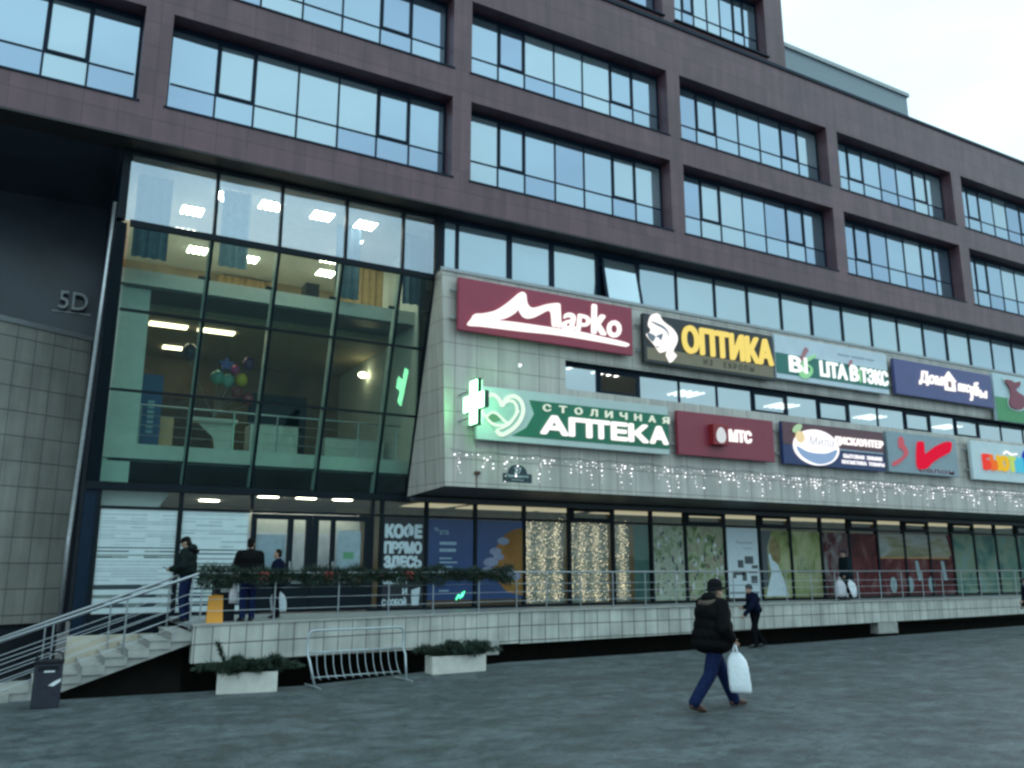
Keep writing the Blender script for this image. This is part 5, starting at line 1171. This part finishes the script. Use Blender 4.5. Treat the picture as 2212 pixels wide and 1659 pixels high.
    ts = [('e', P['pel'], (.16 * k, .125 * k, .12 * k), None)]
    for a in 'lr': ts += [('c', P['h' + a], P['k' + a], .098 * k * wide, .075 * k * wide), ('c', P['k' + a], P['a' + a], .073 * k * wide, .064 * k * wide)]
    fuse('trousers', ts, .016, legs_, t, 3)
    for a in 'lr':
        an, to = P['a' + a], P['t' + a]; d = (to - an); heel = an - d * .25; heel.z = min(an.z, an.z) - .04 * k + (0 if d.z > -.12 else .0)
        fuse('shoe', [('c', an, heel, .048 * k, .040 * k), ('c', heel, to, .042 * k, .036 * k), ('c', an, to, .045 * k, .034 * k)], .012, shoes, t, 2)
    if hair is not None: fuse('hair', [('e', hp(0, -.022, .05), (.083 * k, .092 * k, .085 * k), rot), ('e', hp(0, -.05, -.02), (.075 * k, .06 * k, .07 * k), rot)], .012, hair, t, 2)
    if headwear:
        kind, m = headwear
        if kind == 'cap':
            fuse('cap', [('e', hp(0, -.008, .062), (.088 * k, .106 * k, .072 * k), rot), ('e', hp(0, .12, .045), (.07 * k, .075 * k, .012 * k), rot)], .011, m, t, 2)
        elif kind == 'hat':
            fuse('hat', [('e', hp(0, -.005, .09), (.095 * k, .108 * k, .085 * k), rot), ('e', hp(0, -.005, .045), (.10 * k, .113 * k, .05 * k), rot), ('e', hp(0, .01, .025), (.145 * k, .165 * k, .018 * k), (nod + .12, 0, head_turn))], .012, m, t, 2)
        else:
            fuse('knit_hat', [('e', hp(0, -.012, .06), (.09 * k, .105 * k, .085 * k), rot), ('e', hp(0, -.03, .01), (.086 * k, .085 * k, .06 * k), rot)], .012, m, t, 2)
    return t, P
def bag(label, hang, w_, h_, dpt, face, m, lean=0., cat='bag'):
    """thin carrier bag: two handle loops drawn to the hand and a creased sack that bulges towards its base"""
    t = thing('carrier_bag', label, cat, hang, face); rnd = random.Random(int(hang[0] * 100)); mb = MB(); N = 20; rows_ = []; fold = [rnd.uniform(-.11, .07) for _ in range(N)]
    prof = [(0, .34, .12), (.05, .5, .3), (.12, .68, .5), (.22, .84, .75), (.4, .94, .95), (.6, 1.0, 1.0), (.8, .98, 1.05), (.94, .93, .95), (1.0, .86, .7)]
    for z, a, b in prof:
        ring = []
        for i in range(N):
            an = 2 * math.pi * i / N; c, s_ = math.cos(an), math.sin(an); q = lambda x: math.copysign(abs(x) ** .55, x)
            j = 1 + fold[i] * (.5 + .8 * z) + .04 * math.sin(an * 2 + z * 7)
            ring.append((w_ / 2 * a * q(c) * j + lean * z * h_, dpt / 2 * b * q(s_) * j, -.10 - z * h_))
        rows_.append(ring)
    n0 = len(mb.v); vs = [p for r_ in rows_ for p in r_]; fs = []
    for i in range(len(prof) - 1):
        for j in range(N): a = i * N + j; b = i * N + (j + 1) % N; fs.append((a, a + N, b + N, b))
    fs.append(tuple(range((len(prof) - 1) * N, len(prof) * N))[::-1]); mb.add(vs, fs); mb.build('sack', m, parent=t, local=True, smooth=True)
    mb = MB()
    for s_ in (-1, 1): mb.tube(curve([(-w_ * .09, s_ * .015, -.11), (-w_ * .05, s_ * .01, -.03), (0, 0, .0), (w_ * .05, s_ * .01, -.03), (w_ * .09, s_ * .015, -.11)], 4), .012, 6)
    mb.build('handle', m, parent=t, local=True, smooth=True); return t
white_film = mat('white_plastic_film', (.80, .84, .88), .4, var=.03, scale=10, bump=.4, bscale=16)
blackc = cloth('black_quilted_fabric', (.007, .007, .008)); navyc = cloth('navy_fabric', (.006, .009, .024)); jeans = cloth('blue_denim', (.011, .018, .058), 30); darkt = cloth('black_trousers', (.006, .007, .009))
boots = mat('brown_leather', (.07, .032, .022), .45, var=.3, scale=12); blk = mat('black_leather', (.012, .012, .013), .4); fur = cloth('grey_brown_fur', (.11, .085, .07), 60); hatm = cloth('black_felt', (.010, .010, .012))
AX = R(-90)                                                         # facing +X
def world(t, P, key, off=(0, 0, 0)): return t.matrix_world @ (P[key] + Vector(off))
def W(t, v): return Matrix.Translation(t.location) @ t.rotation_euler.to_matrix().to_4x4() @ Vector(v)

# walking man in the foreground: far leg forward, near arm bent, bag in the near hand
g_ = onG(1545, 1533)
man, Pm = person('man in black hooded winter jacket, hat and blue jeans walking right in the foreground', (g_.x, g_.y, gz(g_.x, g_.y) + .0), R(-94), 1.80,
    dict(pel=(0, 0, .91), chest=(0, .03, 1.25), neck=(0, .05, 1.45), head=(0, .10, 1.58), sr=(.21, .03, 1.39), er=(.33, -.05, 1.09), wr=(.30, .10, .95), sl=(-.21, .03, 1.39), el=(-.29, .12, 1.11), wl=(-.24, .32, 1.0),
         hl=(-.09, .02, .88), kl=(-.10, .22, .50), al=(-.10, .42, .095), tl=(-.11, .61, .05), hr=(.09, 0, .88), kr=(.10, -.14, .47), ar=(.11, -.43, .13), tr=(.11, -.27, .03)),
    blackc, jeans, boots, ('hat', hatm), cloth('grey_hair', (.12, .11, .10)), 1.74, fur, coat=.10, wide=1.22, head_turn=R(-12))
h_ = W(man, Pm['wr'] + Vector((0, .05, -.08)))
bag('full white plastic carrier bag in the hand of the man in the hat', tuple(h_), .30, .54, .12, R(-50), white_film, .10)

# man further off, walking left along the terrace front
g_ = onG(1635, 1399)
m2, P2 = person('man in navy jacket and grey cap walking left before the tiled terrace edge', (g_.x, g_.y, gz(g_.x, g_.y)), R(76), 1.76,
    dict(chest=(0, .05, 1.27), neck=(0, .09, 1.46), head=(0, .15, 1.59), sl=(-.19, .06, 1.40), el=(-.26, .26, 1.12), wl=(-.24, .46, .90), sr=(.19, .06, 1.4), er=(.26, -.02, 1.12), wr=(.22, .22, 1.08),
         kl=(-.10, .12, .5), al=(-.10, .10, .09), tl=(-.11, .28, .04), kr=(.1, -.05, .48), ar=(.1, -.28, .12), tr=(.1, -.12, .03)), navyc, darkt, blk, ('knit', cloth('grey_knit', (.06, .075, .08))), None, 1.35, nod=R(-8))
# man by the film window looking down
m3, P3 = person('man in black cap, dark jacket and blue jeans looking down by the striped film', (3.08, 19.6, TZ), R(64), 1.79,
    dict(head=(0, .06, 1.60), sl=(-.2, .02, 1.41), el=(-.27, .0, 1.12), wl=(-.18, .27, 1.06), sr=(.2, .02, 1.41), er=(.27, .0, 1.12), wr=(.16, .27, 1.05), kl=(-.11, .03, .5), kr=(.12, .03, .5), al=(-.12, -.02, .09), ar=(.14, -.03, .09)),
    cloth('black_green_jacket', (.012, .018, .018)), jeans, blk, ('cap', hatm), cloth('dark_hair', (.02, .016, .013)), 1.4, blackc, nod=R(-22))
ph = thing('phone', 'small dark phone held by the man in the black cap', 'phone', tuple(W(m3, P3['wl'] + Vector((.05, .12, .02))))); mb = MB(); mb.obox((0, 0, 0), (.035, 0, 0), (0, .06, .03), (0, -.002, .005)); mb.build('case', blk, parent=ph, local=True)
ph.rotation_euler = (0, 0, R(64))
# man seen from behind at the doors
m4, P4 = person('broad man in a black jacket and blue trousers seen from behind at the entrance doors', (4.27, 19.1, TZ), R(8), 1.74,
    dict(sl=(-.22, 0, 1.40), sr=(.22, 0, 1.40), el=(-.29, .05, 1.12), er=(.29, .08, 1.12), wl=(-.27, .06, .90), wr=(.2, .26, 1.05), head=(.03, .05, 1.63)), blackc, cloth('royal_blue_trousers', (.012, .02, .07)), blk, None, cloth('black_hair', (.012, .01, .01)), 1.55, head_turn=R(-35))
bag('small white and pink bag hanging beside the broad man at the doors', tuple(W(m4, P4['wl'] + Vector((0, .02, -.08)))), .2, .34, .1, R(10), mat('pinkish_bag', (.62, .60, .63), .5, var=.15), 0)
# shorter woman in profile
m5, P5 = person('short woman in a dark navy coat facing the broad man near the doors', (5.12, 20.0, TZ), R(72), 1.53,
    dict(sr=(.18, 0, 1.40), er=(.25, .0, 1.12), wr=(.24, .0, .86), el=(-.25, .05, 1.12), wl=(-.2, .28, 1.02)), navyc, darkt, blk, None, cloth('brown_black_hair', (.018, .012, .01)), 1.45, coat=.16)
bag('tilted white paper bag with faint print carried by the short woman', tuple(W(m5, P5['wr'] + Vector((.02, -.0, -.07)))), .40, .46, .14, R(20), mat('pale_paper_bag', (.60, .65, .72), .6, var=.06), .14)
# terrace walkers in front of the red film
q = onZ(1868, 1300, TZ)
m6, P6 = person('person in dark clothes with two shopping bags on the terrace before the red film', (25.35, 21.0, TZ), R(80), 1.72,
    dict(kl=(-.1, .16, .5), al=(-.1, .2, .09), tl=(-.1, .38, .04), kr=(.1, -.06, .48), ar=(.1, -.24, .11), tr=(.1, -.08, .03), wl=(-.24, .22, .88), el=(-.26, .08, 1.12), wr=(.25, -.04, .88)), cloth('dark_teal_coat', (.012, .022, .028)), darkt, blk, ('knit', cloth('violet_knit', (.05, .035, .06))), None, 1.4, coat=.16)
bag('large white carrier bag trailing behind the person on the right of the terrace', tuple(W(m6, P6['wr'] + Vector((0, -.22, -.06)))), .74, .62, .26, R(0), white_film, .02)
bag('pinkish carrier bag in front of the person on the right of the terrace', tuple(W(m6, P6['wl'] + Vector((0, .25, -.07)))), .46, .56, .2, R(0), mat('rosy_film', (.58, .55, .60), .5, var=.05), 0)
# figure cut by the right edge of the view
g_ = onG(2233, 1372)
m7, P7 = person('person in a dark blue jacket at the right edge, walking on the paving', (g_.x, g_.y, gz(g_.x, g_.y)), R(70), 1.72, dict(el=(-.27, .16, 1.14), wl=(-.24, .4, 1.04), kl=(-.1, .14, .5), al=(-.1, .15, .09), tl=(-.1, .33, .04), kr=(.1, -.04, .5), ar=(.1, -.22, .1), tr=(.1, -.06, .03)), navyc, darkt, blk, ('knit', hatm), None, 1.3)
